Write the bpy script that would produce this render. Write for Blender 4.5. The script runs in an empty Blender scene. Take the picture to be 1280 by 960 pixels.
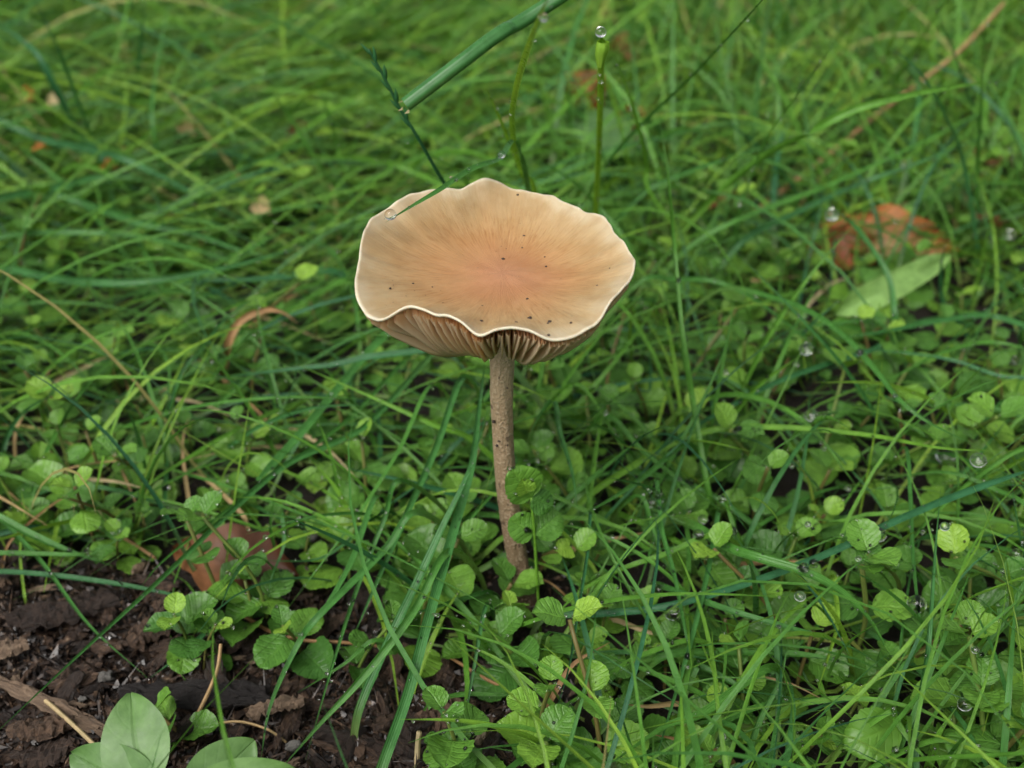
import bpy, math, random
import numpy as np
from mathutils import Vector, Matrix, Euler

# ------------------------------------------------------------------ camera, sky, sun, exposure
SC = bpy.context.scene
COL = SC.collection
FPX = 1394.0                      # focal length in pixels of a 1280 x 960 frame
CAM_H = 0.207                     # camera height above the soil (metres)
PITCH = math.radians(33.0)
cam_data = bpy.data.cameras.new('camera')
cam_data.sensor_width = 36.0
cam_data.lens = FPX / 1280.0 * 36.0
cam_data.clip_start = 0.005
cam_data.clip_end = 500.0
cam_data.dof.use_dof = True
cam_data.dof.focus_distance = 0.236
cam_data.dof.aperture_fstop = (cam_data.lens / 1000.0) / 0.0028
cam = bpy.data.objects.new('camera', cam_data)
COL.objects.link(cam)
cam.location = (0, 0, CAM_H)
cam.rotation_euler = (math.pi / 2 - PITCH, 0, 0)
SC.camera = cam

SUN_EL, SUN_AZ = math.radians(50), math.radians(-140)     # azimuth from +Y towards +X
world = bpy.data.worlds.new('World')
SC.world = world
world.use_nodes = True
wn = world.node_tree
wn.nodes.clear()
w_out = wn.nodes.new('ShaderNodeOutputWorld')
w_bg = wn.nodes.new('ShaderNodeBackground')
w_sky = wn.nodes.new('ShaderNodeTexSky')
w_sky.sky_type = 'NISHITA'
w_sky.sun_disc = False
w_sky.sun_elevation = SUN_EL
w_sky.sun_rotation = SUN_AZ
w_sky.dust_density = 6.0
w_sky.air_density = 1.0
w_hs = wn.nodes.new('ShaderNodeHueSaturation')            # overcast: the sky is nearly colourless
w_hs.inputs['Saturation'].default_value = 0.25
wn.links.new(w_sky.outputs[0], w_hs.inputs['Color'])
wn.links.new(w_hs.outputs[0], w_bg.inputs[0])
w_bg.inputs[1].default_value = 0.09
wn.links.new(w_bg.outputs[0], w_out.inputs[0])

sun_data = bpy.data.lights.new('sun', 'SUN')
sun_data.energy = 1.5
sun_data.angle = math.radians(42)
sun_data.color = (1.0, 0.97, 0.92)
sun = bpy.data.objects.new('sun', sun_data)
COL.objects.link(sun)
sd = Vector((math.sin(SUN_AZ) * math.cos(SUN_EL), math.cos(SUN_AZ) * math.cos(SUN_EL), math.sin(SUN_EL)))
sun.rotation_euler = (-sd).to_track_quat('-Z', 'Y').to_euler()
sun.location = (0, 0, 3)

SC.view_settings.view_transform = 'Standard'
SC.view_settings.look = 'None'
SC.view_settings.gamma = 1.0
SC.view_settings.use_curve_mapping = False
SC.view_settings.exposure = 0.7
SC.cycles.use_denoising = True
SC.cycles.max_bounces = 10
SC.cycles.diffuse_bounces = 5
SC.cycles.glossy_bounces = 3
SC.cycles.transmission_bounces = 8
SC.cycles.transparent_max_bounces = 8
SC.cycles.caustics_refractive = False
SC.cycles.caustics_reflective = False

rng = np.random.default_rng(7)
random.seed(7)

# ------------------------------------------------------------------ geometry helpers
CP, SP = math.cos(PITCH), math.sin(PITCH)
def ray(px, py):
    cx, cy = (px - 640.0) / FPX, (480.0 - py) / FPX
    return Vector((cx, CP + cy * SP, -SP + cy * CP))
def P(px, py, z):                 # the point of height z seen at a photo position
    d = ray(px, py)
    t = (z - CAM_H) / d.z
    return Vector((d.x * t, d.y * t, z))
def D(px, py, y):                 # the point at forward distance y seen at a photo position
    d = ray(px, py)
    t = y / d.y
    return Vector((d.x * t, y, CAM_H + d.z * t))
def proj(v):                      # photo positions and depth of points, array (..., 3)
    v = np.asarray(v, dtype=float)
    dx, dy, dz = v[..., 0], v[..., 1], v[..., 2] - CAM_H
    dep = dy * CP - dz * SP
    up = dy * SP + dz * CP
    dd = np.where(np.abs(dep) < 1e-4, 1e-4, dep)
    return 640 + FPX * dx / dd, 480 - FPX * up / dd, dep

def gz(x, y):                     # soil height
    return (0.0016 * np.sin(61 * x + 1.3 * np.sin(47 * y)) + 0.0014 * np.sin(83 * y + 2.0 + 1.1 * np.sin(39 * x))
            + 0.0009 * np.sin(171 * x + 143 * y) + 0.0006 * np.sin(310 * x - 270 * y + 1.0))

def add_attr(me, name, vals):
    a = me.attributes.new(name, 'FLOAT', 'POINT')
    a.data.foreach_set('value', np.ascontiguousarray(vals, dtype=np.float32))

def mesh_np(name, verts, quads, mat, attrs=None, smooth=True):
    """verts (n,3), quads (m,4) or (m,3) numpy arrays"""
    verts = np.asarray(verts, dtype=np.float32).reshape(-1, 3)
    quads = np.asarray(quads, dtype=np.int32)
    me = bpy.data.meshes.new(name)
    k = quads.shape[1]
    me.vertices.add(len(verts)); me.vertices.foreach_set('co', verts.ravel())
    me.loops.add(quads.size); me.loops.foreach_set('vertex_index', quads.ravel())
    me.polygons.add(len(quads))
    me.polygons.foreach_set('loop_start', np.arange(0, quads.size, k, dtype=np.int32))
    me.polygons.foreach_set('use_smooth', np.full(len(quads), smooth))
    me.update(calc_edges=True)
    me.validate()
    for n, v in (attrs or {}).items():
        add_attr(me, n, v)
    if mat:
        me.materials.append(mat)
    return me

def link(name, me, parent=None, **props):
    o = bpy.data.objects.new(name, me)
    COL.objects.link(o)
    if parent:
        o.parent = parent
    for k, v in props.items():
        if v is not None:
            o[k] = v
    return o
def thing(name, label, cat, loc=(0, 0, 0), group=None):
    o = link(name, None, None, label=label, category=cat, group=group)
    o.location = loc
    o.empty_display_size = 0.01
    return o

def catmull(pts, per=7):
    pts = [Vector(p) for p in pts]
    if len(pts) == 2:
        pts = [pts[0], (pts[0] + pts[1]) / 2, pts[1]]
    ext = [pts[0] * 2 - pts[1]] + pts + [pts[-1] * 2 - pts[-2]]
    out = []
    for i in range(1, len(ext) - 2):
        a, b, c, d = ext[i - 1:i + 3]
        for j in range(per):
            t = j / per
            out.append(0.5 * ((2 * b) + (c - a) * t + (2 * a - 5 * b + 4 * c - d) * t * t + (3 * b - a - 3 * c + d) * t ** 3))
    out.append(pts[-1])
    return out

# ------------------------------------------------------------------ materials
def new_mat(name):
    m = bpy.data.materials.new(name)
    m.use_nodes = True
    nt = m.node_tree
    nt.nodes.clear()
    out = nt.nodes.new('ShaderNodeOutputMaterial')
    return m, nt, out
class N:
    def __init__(s, nt): s.nt = nt
    def __call__(s, kind, **ins):
        n = s.nt.nodes.new('ShaderNode' + kind)
        for k, v in ins.items():
            s.set(n, k, v)
        return n
    def set(s, n, k, v):
        sock = n.inputs[int(k[1:])] if k[0] == 'i' and k[1:].isdigit() else n.inputs[k.replace('_', ' ')]
        if isinstance(v, bpy.types.NodeSocket):
            s.nt.links.new(v, sock)
        else:
            sock.default_value = v
    def math(s, op, a, b=None, c=None, clamp=False):
        n = s.nt.nodes.new('ShaderNodeMath'); n.operation = op; n.use_clamp = clamp
        for i, v in enumerate((a, b, c)):
            if v is not None: s.set(n, 'i%d' % i, v)
        return n.outputs[0]
    def attr(s, name):
        n = s.nt.nodes.new('ShaderNodeAttribute'); n.attribute_name = name
        return n.outputs['Fac']
    def ramp(s, fac, stops):
        n = s.nt.nodes.new('ShaderNodeValToRGB')
        el = n.color_ramp.elements
        while len(el) < len(stops): el.new(0.5)
        for e, (p, c) in zip(el, stops):
            e.position = p; e.color = (*c, 1)
        s.set(n, 'Fac', fac)
        return n.outputs[0]
    def mix(s, fac, a, b, mode='MIX'):
        n = s.nt.nodes.new('ShaderNodeMix'); n.data_type = 'RGBA'; n.blend_type = mode
        for k, v in ((0, fac), (6, a), (7, b)):
            if isinstance(v, bpy.types.NodeSocket): s.nt.links.new(v, n.inputs[k])
            else: n.inputs[k].default_value = (*v, 1) if isinstance(v, tuple) and len(v) == 3 else v
        return n.outputs[2]
    def noise(s, scale, detail=3, rough=0.55, vec=None):
        n = s.nt.nodes.new('ShaderNodeTexNoise')
        n.inputs['Scale'].default_value = scale; n.inputs['Detail'].default_value = detail; n.inputs['Roughness'].default_value = rough
        if vec is None: vec = s.objco()
        s.nt.links.new(vec, n.inputs['Vector'])
        return n.outputs['Fac']
    def objco(s):
        return s.nt.nodes.new('ShaderNodeTexCoord').outputs['Object']
    def bump(s, h, dist, strength=1.0):
        n = s.nt.nodes.new('ShaderNodeBump')
        n.inputs['Distance'].default_value = dist; n.inputs['Strength'].default_value = strength
        s.nt.links.new(h, n.inputs['Height'])
        return n.outputs[0]

def foliage(name, stops, kind, trans=0.24, rough=0.27, use_obj=False, spots=0.0, spec=0.30, coat=0.14):
    m, nt, out = new_mat(name)
    n = N(nt)
    along, across = n.attr('along'), n.attr('across')
    if use_obj:
        r = nt.nodes.new('ShaderNodeObjectInfo').outputs['Random']
        r = n.math('ADD', n.math('MULTIPLY', r, 0.75), n.math('MULTIPLY', n.attr('rnd'), 0.25))
    else:
        r = n.attr('rnd')
    col = n.ramp(r, stops)
    co = n.objco()
    pat = n.noise(260 if kind == 'blade' else 4.0 if use_obj else 330, 3, 0.6, co)
    col = n.mix(1.0, col, n.ramp(pat, [(0.25, (0.68, 0.72, 0.66)), (0.75, (1.2, 1.14, 1.16))]), 'MULTIPLY')
    if kind == 'blade':
        streak = n.math('SINE', n.math('MULTIPLY', across, 17.0))
        col = n.mix(n.math('MULTIPLY_ADD', streak, 0.09, 0.09), col, n.mix(1.0, col, (1.5, 1.4, 1.7), 'MULTIPLY'))
        base = n.math('SUBTRACT', 1.0, n.math('MULTIPLY', along, 3.2), clamp=True)
        col = n.mix(n.math('MULTIPLY', base, 0.55), col, (0.30, 0.33, 0.11))
        h = n.math('ADD', n.math('MULTIPLY', streak, 0.5), n.math('MULTIPLY', pat, 0.5))
        nor = n.bump(h, 0.00009, 0.8)
    elif kind == 'leaf':
        aa = n.math('ABSOLUTE', across)
        v = n.math('SINE', n.math('MULTIPLY', n.math('SUBTRACT', along, n.math('MULTIPLY', aa, 0.30)), 38.0))
        vein = n.math('POWER', n.math('MULTIPLY_ADD', v, 0.5, 0.5), 6.0)
        mid = n.math('SUBTRACT', 1.0, n.math('MULTIPLY', aa, 9.0), clamp=True)
        vv = n.math('MAXIMUM', n.math('MULTIPLY', vein, 0.6), mid)
        col = n.mix(n.math('MULTIPLY', vv, 0.20), col, n.mix(1.0, col, (1.8, 1.55, 1.6), 'MULTIPLY'))
        fine = n.noise(7 if use_obj else 700, 3, 0.5, co)
        h = n.math('SUBTRACT', n.math('MULTIPLY', fine, 1.1), n.math('MULTIPLY', vv, 0.5))
        nor = n.bump(h, 0.00042, 0.8)
    else:
        h = n.noise(700, 3, 0.6, co)
        aa = n.math('ABSOLUTE', across)
        mid = n.math('SUBTRACT', 1.0, n.math('MULTIPLY', aa, 12.0), clamp=True)
        v = n.math('SINE', n.math('MULTIPLY', n.math('SUBTRACT', along, n.math('MULTIPLY', aa, 0.35)), 34.0))
        vein = n.math('POWER', n.math('MULTIPLY_ADD', v, 0.5, 0.5), 14.0)
        mid = n.math('MAXIMUM', mid, n.math('MULTIPLY', vein, 0.12))
        col = n.mix(n.math('MULTIPLY', mid, 0.30), col, n.mix(1.0, col, (0.7, 0.75, 0.6), 'MULTIPLY'))
        nor = n.bump(n.math('SUBTRACT', n.math('MULTIPLY', h, 0.5), mid), 0.0002, 0.7)
    if spots:
        sp = n.noise(14 if use_obj else 1300, 2, 0.5, co)
        col = n.mix(n.math('MULTIPLY', n.math('GREATER_THAN', sp, 0.72), spots), col, (0.035, 0.025, 0.012))
    rn = n.math('MULTIPLY_ADD', n.noise(6 if use_obj else 420, 2, 0.5, co), 0.34, rough - 0.14)
    pr = n('BsdfPrincipled', Base_Color=col, Roughness=rn, Normal=nor)
    pr.inputs['Specular IOR Level'].default_value = spec
    pr.inputs['Coat Weight'].default_value = coat
    pr.inputs['Coat Roughness'].default_value = 0.12
    pr.inputs['Coat IOR'].default_value = 1.33
    tr = n('BsdfTranslucent', Color=n.mix(1.0, col, (1.5, 1.45, 0.8), 'MULTIPLY'), Normal=nor)
    ms = n('MixShader', Fac=trans)
    nt.links.new(pr.outputs[0], ms.inputs[1]); nt.links.new(tr.outputs[0], ms.inputs[2])
    nt.links.new(ms.outputs[0], out.inputs[0])
    return m

GRASS_STOPS = [(0.0, (0.034, 0.140, 0.058)), (0.35, (0.064, 0.205, 0.036)), (0.7, (0.115, 0.290, 0.032)), (0.93, (0.22, 0.40, 0.040)), (1.0, (0.36, 0.33, 0.12))]
M_BLADE = foliage('grass_green', GRASS_STOPS, 'blade')
M_STRAW = foliage('dry_straw', [(0.0, (0.30, 0.17, 0.075)), (0.5, (0.42, 0.30, 0.14)), (1.0, (0.50, 0.44, 0.26))], 'blade', 0.15, 0.55)
LEAF_STOPS = [(0.0, (0.046, 0.145, 0.026)), (0.45, (0.092, 0.235, 0.034)), (0.8, (0.155, 0.330, 0.040)), (1.0, (0.24, 0.42, 0.050))]
M_LEAF = foliage('creeper_leaf_green', LEAF_STOPS, 'leaf', 0.22, 0.30, use_obj=True, spots=0.5)
M_LEAFS = foliage('creeper_cover_green', LEAF_STOPS, 'leaf', 0.24, 0.32)
M_BROAD = foliage('broad_leaf_green', [(0.0, (0.075, 0.17, 0.050)), (1.0, (0.155, 0.29, 0.085))], 'broad', 0.22, 0.42)
M_STRAP = foliage('strap_leaf_green', [(0.0, (0.17, 0.34, 0.09)), (1.0, (0.28, 0.48, 0.14))], 'broad', 0.3, 0.4)
M_STEMG = foliage('creeper_stem', [(0.0, (0.16, 0.10, 0.04)), (0.6, (0.14, 0.17, 0.04)), (1.0, (0.13, 0.24, 0.04))], 'broad', 0.1, 0.45, use_obj=True)
M_DEAD = foliage('dead_leaf_brown', [(0.0, (0.080, 0.030, 0.014)), (0.5, (0.15, 0.060, 0.022)), (1.0, (0.20, 0.095, 0.040))], 'broad', 0.10, 0.5, spots=0.6, spec=0.2, coat=0.1)
M_ORANGE = foliage('dead_leaf_orange', [(0.0, (0.24, 0.065, 0.025)), (0.5, (0.40, 0.14, 0.035)), (1.0, (0.46, 0.27, 0.13))], 'broad', 0.2, 0.5)

def soil_mat():
    m, nt, out = new_mat('wet_soil')
    n = N(nt)
    co = n.objco()
    a = n.noise(90, 8, 0.65, co)
    b = n.noise(700, 5, 0.7, co)
    col = n.ramp(a, [(0.3, (0.005, 0.0035, 0.003)), (0.55, (0.013, 0.009, 0.0065)), (0.75, (0.034, 0.021, 0.014))])
    col = n.mix(n.math('MULTIPLY', b, 0.5), col, (0.026, 0.017, 0.012))
    vl = nt.nodes.new('ShaderNodeVectorMath'); vl.operation = 'LENGTH'
    nt.links.new(co, vl.inputs[0])
    far = nt.nodes.new('ShaderNodeMapRange')
    far.inputs['From Min'].default_value = 1.0; far.inputs['From Max'].default_value = 1.6
    nt.links.new(vl.outputs['Value'], far.inputs['Value'])
    lawn = n.ramp(n.noise(60, 6, 0.7, co), [(0.3, (0.03, 0.075, 0.015)), (0.7, (0.09, 0.19, 0.03))])
    col = n.mix(far.outputs[0], col, lawn)
    h = n.math('ADD', a, n.math('MULTIPLY', b, 0.35))
    pr = n('BsdfPrincipled', Base_Color=col, Roughness=n.math('MULTIPLY_ADD', b, 0.5, 0.35), Normal=n.bump(h, 0.004, 1.0))
    pr.inputs['Specular IOR Level'].default_value = 0.35
    nt.links.new(pr.outputs[0], out.inputs[0])
    return m
M_SOIL = soil_mat()

def bark_mat(name, dark, mid, light):
    m, nt, out = new_mat(name)
    n = N(nt)
    co = n.objco()
    mp = nt.nodes.new('ShaderNodeMapping'); mp.inputs['Scale'].default_value = (1.0, 6.0, 6.0)
    nt.links.new(co, mp.inputs['Vector'])
    info = nt.nodes.new('ShaderNodeObjectInfo').outputs['Random']
    g = n.noise(230, 6, 0.7, mp.outputs[0])
    col = n.ramp(n.math('MULTIPLY_ADD', info, 0.42, n.math('MULTIPLY_ADD', g, 1.0, -0.22)), [(0.15, dark), (0.5, mid), (0.85, light)])
    pr = n('BsdfPrincipled', Base_Color=col, Roughness=n.math('MULTIPLY_ADD', g, 0.5, 0.16), Normal=n.bump(g, 0.0011, 1.0))
    pr.inputs['Specular IOR Level'].default_value = 0.4
    nt.links.new(pr.outputs[0], out.inputs[0])
    return m
M_BARK = bark_mat('wet_bark', (0.009, 0.006, 0.005), (0.036, 0.022, 0.015), (0.14, 0.085, 0.052))
M_WOOD = bark_mat('pale_wood', (0.07, 0.045, 0.03), (0.19, 0.13, 0.085), (0.36, 0.28, 0.19))
M_CHAR = bark_mat('black_wood', (0.006, 0.005, 0.005), (0.014, 0.011, 0.010), (0.04, 0.028, 0.022))
M_STONE = bark_mat('pale_fragment', (0.12, 0.11, 0.10), (0.22, 0.21, 0.19), (0.38, 0.37, 0.34))

def crumb_mat():
    m, nt, out = new_mat('mulch_crumbs')
    n = N(nt)
    co = n.objco()
    a = n.noise(520, 2, 0.5, co)
    b = n.noise(2500, 3, 0.6, co)
    col = n.ramp(n.math('MULTIPLY_ADD', b, 0.25, n.math('MULTIPLY_ADD', a, 1.5, -0.4)), [(0.25, (0.006, 0.004, 0.003)), (0.5, (0.024, 0.015, 0.010)), (0.72, (0.07, 0.042, 0.026)), (0.9, (0.24, 0.17, 0.11))])
    pr = n('BsdfPrincipled', Base_Color=col, Roughness=n.math('MULTIPLY_ADD', b, 0.6, 0.1))
    nt.links.new(pr.outputs[0], out.inputs[0])
    return m
M_CRUMB = crumb_mat()

def cap_mat():
    m, nt, out = new_mat('cap_skin')
    n = N(nt)
    rho = n.attr('rho'); cx = n.attr('dirx'); cy = n.attr('diry')
    cmb = nt.nodes.new('ShaderNodeCombineXYZ')
    nt.links.new(n.math('MULTIPLY', cx, 24.0), cmb.inputs[0]); nt.links.new(n.math('MULTIPLY', cy, 24.0), cmb.inputs[1])
    nt.links.new(n.math('MULTIPLY', rho, 5.0), cmb.inputs[2])
    fib = n.noise(1.7, 6, 0.65, cmb.outputs[0])
    co = n.objco()
    big = n.noise(75, 3, 0.5, co)
    rr = n.math('ADD', rho, n.math('MULTIPLY_ADD', big, 0.42, -0.21))
    col = n.ramp(rr, [(0.0, (0.415, 0.200, 0.106)), (0.22, (0.400, 0.196, 0.092)), (0.46, (0.385, 0.212, 0.090)), (0.70, (0.37, 0.235, 0.105)), (0.90, (0.395, 0.285, 0.148)), (1.0, (0.45, 0.365, 0.23))])
    fs = n.math('MULTIPLY', n.math('SUBTRACT', 1.0, n.math('MULTIPLY', n.math('ABSOLUTE', n.math('SUBTRACT', rho, 0.58)), 2.2), clamp=True), 0.9)
    fcol = n.ramp(fib, [(0.32, (0.74, 0.63, 0.52)), (0.5, (1, 1, 1)), (0.7, (1.14, 1.14, 1.14))])
    col = n.mix(fs, col, n.mix(1.0, col, fcol, 'MULTIPLY'))
    blot = n.ramp(n.noise(150, 4, 0.55, co), [(0.38, (0.80, 0.74, 0.64)), (0.55, (1, 1, 1))])
    col = n.mix(0.5, col, n.mix(1.0, col, blot, 'MULTIPLY'))
    edge = nt.nodes.new('ShaderNodeMapRange')
    edge.inputs['From Min'].default_value = 0.982; edge.inputs['From Max'].default_value = 1.006
    nt.links.new(n.math('ADD', rho, n.math('MULTIPLY_ADD', n.noise(260, 3, 0.6, co), 0.03, -0.015)), edge.inputs['Value'])
    col = n.mix(edge.outputs[0], col, (0.64, 0.58, 0.44))
    h = n.math('ADD', n.math('MULTIPLY', fib, 0.6), n.math('MULTIPLY', n.noise(900, 2, 0.5, co), 0.25))
    pr = n('BsdfPrincipled', Base_Color=col, Roughness=n.math('MULTIPLY_ADD', n.noise(180, 3, 0.6, co), 0.4, 0.22), Normal=n.bump(h, 0.0003, 0.7))
    pr.inputs['Subsurface Weight'].default_value = 0.22
    pr.inputs['Subsurface Radius'].default_value = (1.0, 0.5, 0.25)
    pr.inputs['Subsurface Scale'].default_value = 0.0016
    pr.inputs['Specular IOR Level'].default_value = 0.35
    nt.links.new(pr.outputs[0], out.inputs[0])
    return m
M_CAP = cap_mat()

def gill_mat():
    m, nt, out = new_mat('gill_flesh')
    n = N(nt)
    g = n.noise(240, 3, 0.6)
    edge = n.attr('edge')
    col = n.ramp(g, [(0.3, (0.58, 0.32, 0.14)), (0.7, (0.70, 0.44, 0.22))])
    col = n.mix(n.math('POWER', edge, 2.0), col, (0.80, 0.66, 0.46))
    pr = n('BsdfPrincipled', Base_Color=col, Roughness=0.6)
    tr = n('BsdfTranslucent', Color=n.mix(1.0, col, (1.15, 0.95, 0.7), 'MULTIPLY'))
    ms = n('MixShader', Fac=0.42)
    nt.links.new(pr.outputs[0], ms.inputs[1]); nt.links.new(tr.outputs[0], ms.inputs[2])
    nt.links.new(ms.outputs[0], out.inputs[0])
    return m
M_GILL = gill_mat()

def stem_mat():
    m, nt, out = new_mat('stem_skin')
    n = N(nt)
    co = n.objco()
    mp = nt.nodes.new('ShaderNodeMapping'); mp.inputs['Scale'].default_value = (1.0, 1.0, 0.16)
    nt.links.new(co, mp.inputs['Vector'])
    f = n.noise(900, 5, 0.65, mp.outputs[0])
    al = n.attr('along')                      # 0 at the soil, 1 under the cap
    col = n.ramp(n.math('MULTIPLY_ADD', f, 0.30, n.math('MULTIPLY_ADD', al, 0.85, -0.15)),
                 [(0.0, (0.14, 0.090, 0.055)), (0.3, (0.23, 0.155, 0.09)), (0.6, (0.35, 0.25, 0.145)), (0.95, (0.50, 0.40, 0.25))])
    g = n.noise(1500, 3, 0.6, co)
    col = n.mix(n.math('MULTIPLY', n.math('GREATER_THAN', g, 0.56), 0.5), col, (0.55, 0.44, 0.31))
    d = n.noise(420, 3, 0.55, co)
    col = n.mix(n.math('MULTIPLY', n.math('GREATER_THAN', d, 0.64), 0.7), col, (0.045, 0.025, 0.016))
    pr = n('BsdfPrincipled', Base_Color=col, Roughness=0.62, Normal=n.bump(n.math('ADD', f, n.math('MULTIPLY', g, 0.9)), 0.0009, 1.0))
    pr.inputs['Specular IOR Level'].default_value = 0.3
    nt.links.new(pr.outputs[0], out.inputs[0])
    return m
M_STEM = stem_mat()

def water_mat():
    m, nt, out = new_mat('clear_water')
    n = N(nt)
    pr = n('BsdfPrincipled', Base_Color=(1, 1, 1, 1), Roughness=0.0)
    pr.inputs['Transmission Weight'].default_value = 1.0
    pr.inputs['IOR'].default_value = 1.333
    nt.links.new(pr.outputs[0], out.inputs[0])
    return m
M_WATER = water_mat()

def plain(name, c, rough=0.7):
    m, nt, out = new_mat(name)
    n = N(nt)
    f = n.noise(900, 3, 0.6)
    col = n.mix(f, tuple(x * 0.6 for x in c), tuple(x * 1.4 for x in c))
    pr = n('BsdfPrincipled', Base_Color=col, Roughness=rough)
    nt.links.new(pr.outputs[0], out.inputs[0])
    return m
M_DIRT = plain('dark_dirt', (0.03, 0.016, 0.010), 0.6)

# ------------------------------------------------------------------ ground
def build_ground():
    fine = np.arange(-0.9, 0.9001, 0.0075)
    far = 0.9 + np.cumsum(0.03 * 1.32 ** np.arange(24))
    far = np.append(far, 120.0)
    xs = np.concatenate([-far[::-1], fine, far])
    ys = np.concatenate([-far[::-1], fine, far]) + 0.45
    X, Y = np.meshgrid(xs, ys)
    near = np.clip(1.3 - np.hypot(X, Y - 0.45), 0, 1)
    Z = gz(X, Y) * near + 0.0007 * rng.standard_normal(X.shape) * near
    v = np.stack([X, Y, Z], -1).reshape(-1, 3)
    ny, nx = X.shape
    i = np.arange(ny - 1)[:, None] * nx + np.arange(nx - 1)[None]
    q = np.stack([i, i + 1, i + 1 + nx, i + nx], -1).reshape(-1, 4)
    me = mesh_np('ground', v, q, M_SOIL)
    link('ground', me, kind='structure', label='dark wet soil under the lawn')
build_ground()

# ------------------------------------------------------------------ mushroom
MY = 0.213                                    # forward distance of the stem
CAPX = D(628, 345, MY).x
CAPZ = D(628, 345, MY).z
RIM = [(78,560),(84,500),(95,450),(105,380),(135,305),(195,255),(250,230),(300,195),(350,186),(400,180),(460,178),(505,180),(520,165),(550,147),(590,140),
       (640,147),(690,165),(730,180),(800,195),(850,208),(920,235),(990,262),(1050,280),(1080,300),(1110,345),(1140,385),(1180,430),(1196,468),
       (1192,500),(1170,548),(1130,592),(1092,640),(1062,690),(1030,720),(980,750),(920,770),(850,776),(815,770),(790,752),(760,738),(700,732),(640,738),
       (604,755),(580,760),(550,742),(500,708),(440,685),(380,663),(300,648),(250,660),(210,685),(175,708),(130,690),(100,665),(85,620)]
def build_mushroom():
    root = thing('mushroom', 'tan mushroom with upturned wavy-rimmed cap on a slim brownish stem', 'mushroom', (D(664, 762, MY).x, MY, float(gz(0.0, MY))))
    inv = Matrix.Translation(-root.location)
    # rim in space
    pts = []
    for zx, zy in RIM:
        px, py = 420 + zx / 3.2, 180 + zy / 3.2
        d = ray(px, py)
        # smooth tilted plane: back rim higher than front rim
        # z = a + b*(y-MY)
        a, b = 0.1035, 0.105
        t = (a - b * MY - CAM_H) / (d.z - b * d.y)
        pp = Vector((0, 0, CAM_H)) + d * t
        # cylinder of the mean radius
        R = 0.0305
        A = d.x ** 2 + d.y ** 2
        B = 2 * (d.x * (-CAPX) + d.y * (-MY))
        Cc = CAPX ** 2 + MY ** 2 - R * R
        disc = B * B - 4 * A * Cc
        q = pp
        if disc > 0:
            sgn = -1 if pp.y < MY + 0.002 else 1
            t2 = (-B + sgn * math.sqrt(disc)) / (2 * A)
            cyl = Vector((0, 0, CAM_H)) + d * t2
            ang = math.atan2(pp.y - MY, pp.x - CAPX)
            w = abs(math.sin(ang)) ** 2 * 0.55
            q = pp.lerp(cyl, w)
        pts.append(q)
    ang = np.array([math.atan2(p.y - MY, p.x - CAPX) for p in pts])
    rad = np.array([math.hypot(p.y - MY, p.x - CAPX) for p in pts])
    zz = np.array([p.z for p in pts])
    o = np.argsort(ang); ang, rad, zz = ang[o], rad[o], zz[o]
    NS = 320
    th = np.linspace(-math.pi, math.pi, NS, endpoint=False)
    R0 = np.interp(th, ang, rad, period=2 * math.pi); Z0 = np.interp(th, ang, zz, period=2 * math.pi)
    ker = np.array([1, 2, 3, 2, 1]) / 9.0
    sm = lambda a: np.convolve(np.concatenate([a[-2:], a, a[:2]]), ker, 'valid')
    R0, Z0 = sm(R0), sm(Z0)
    def low(a, k):
        f = np.fft.rfft(a); f[k + 1:] = 0
        return np.fft.irfft(f, len(a))
    Zs, Rs = low(Z0, 2), low(R0, 2)
    wig = np.sin(th * 23 + 1) * 0.00016 + np.sin(th * 41) * 0.00008 + np.sin(th * 13 + 2 * np.sin(th * 3)) * 0.00028
    def top(rho, R0=R0):
        r = (Rs * rho + (R0 - Rs) * rho ** 4)
        z = CAPZ + (Zs - CAPZ) * rho ** 2.6 + (Z0 - Zs) * rho ** 5 + 0.0009 * math.exp(-(rho / 0.28) ** 2) + wig * rho ** 3
        z = z + 0.0004 * np.sin(th * 7 + rho * 5) * rho * (1 - rho)
        return r, z
    def thick(rho):
        return 0.0006 + 0.0034 * (1 - rho) ** 1.3
    rings = [(max(0.012, k / 34), 'top') for k in range(0, 34)] + [(0.985, 'top'), (1.0, 'rimtop'), (1.008, 'rim'), (1.0, 'rimbot'), (0.97, 'bot')] + [(k / 20, 'bot') for k in range(19, 0, -1)]
    V, rho_a, dx, dy = [], [], [], []
    for rho, kind in rings:
        r, z = top(min(rho, 1.0))
        if kind == 'rimtop': r = r * 0.998
        if kind == 'rim': r, z = r * 1.005, z - 0.00028
        if kind == 'rimbot': z = z - 0.0006
        if kind == 'bot': z = z - thick(rho)
        V.append(np.stack([CAPX + r * np.cos(th), MY + r * np.sin(th), z], -1))
        rho_a.append(np.full(NS, rho if kind in ('top', 'rimtop', 'rim', 'rimbot') else 0.9))
        dx.append(np.cos(th)); dy.append(np.sin(th))
    V = np.concatenate(V); nr = len(rings)
    i = np.arange(nr - 1)[:, None] * NS + np.arange(NS)[None]
    j = np.arange(nr - 1)[:, None] * NS + (np.arange(NS)[None] + 1) % NS
    q = np.stack([i, i + NS, j + NS, j], -1).reshape(-1, 4)
    # centre fans as degenerate-free quads: close with a triangle fan merged through a centre vertex
    cen = np.array([[CAPX, MY, CAPZ + 0.0009]])
    V2 = np.concatenate([V, cen])
    base = np.array(root.location)
    me = bpy.data.meshes.new('cap')
    faces = [tuple(f) for f in q] + [(k, (k + 1) % NS, len(V)) for k in range(NS)]
    me.from_pydata((V2 - base).tolist(), [], faces)
    for p in me.polygons: p.use_smooth = True
    add_attr(me, 'rho', np.append(np.concatenate(rho_a), 0)); add_attr(me, 'dirx', np.append(np.concatenate(dx), 0)); add_attr(me, 'diry', np.append(np.concatenate(dy), 0))
    me.materials.append(M_CAP)
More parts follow.
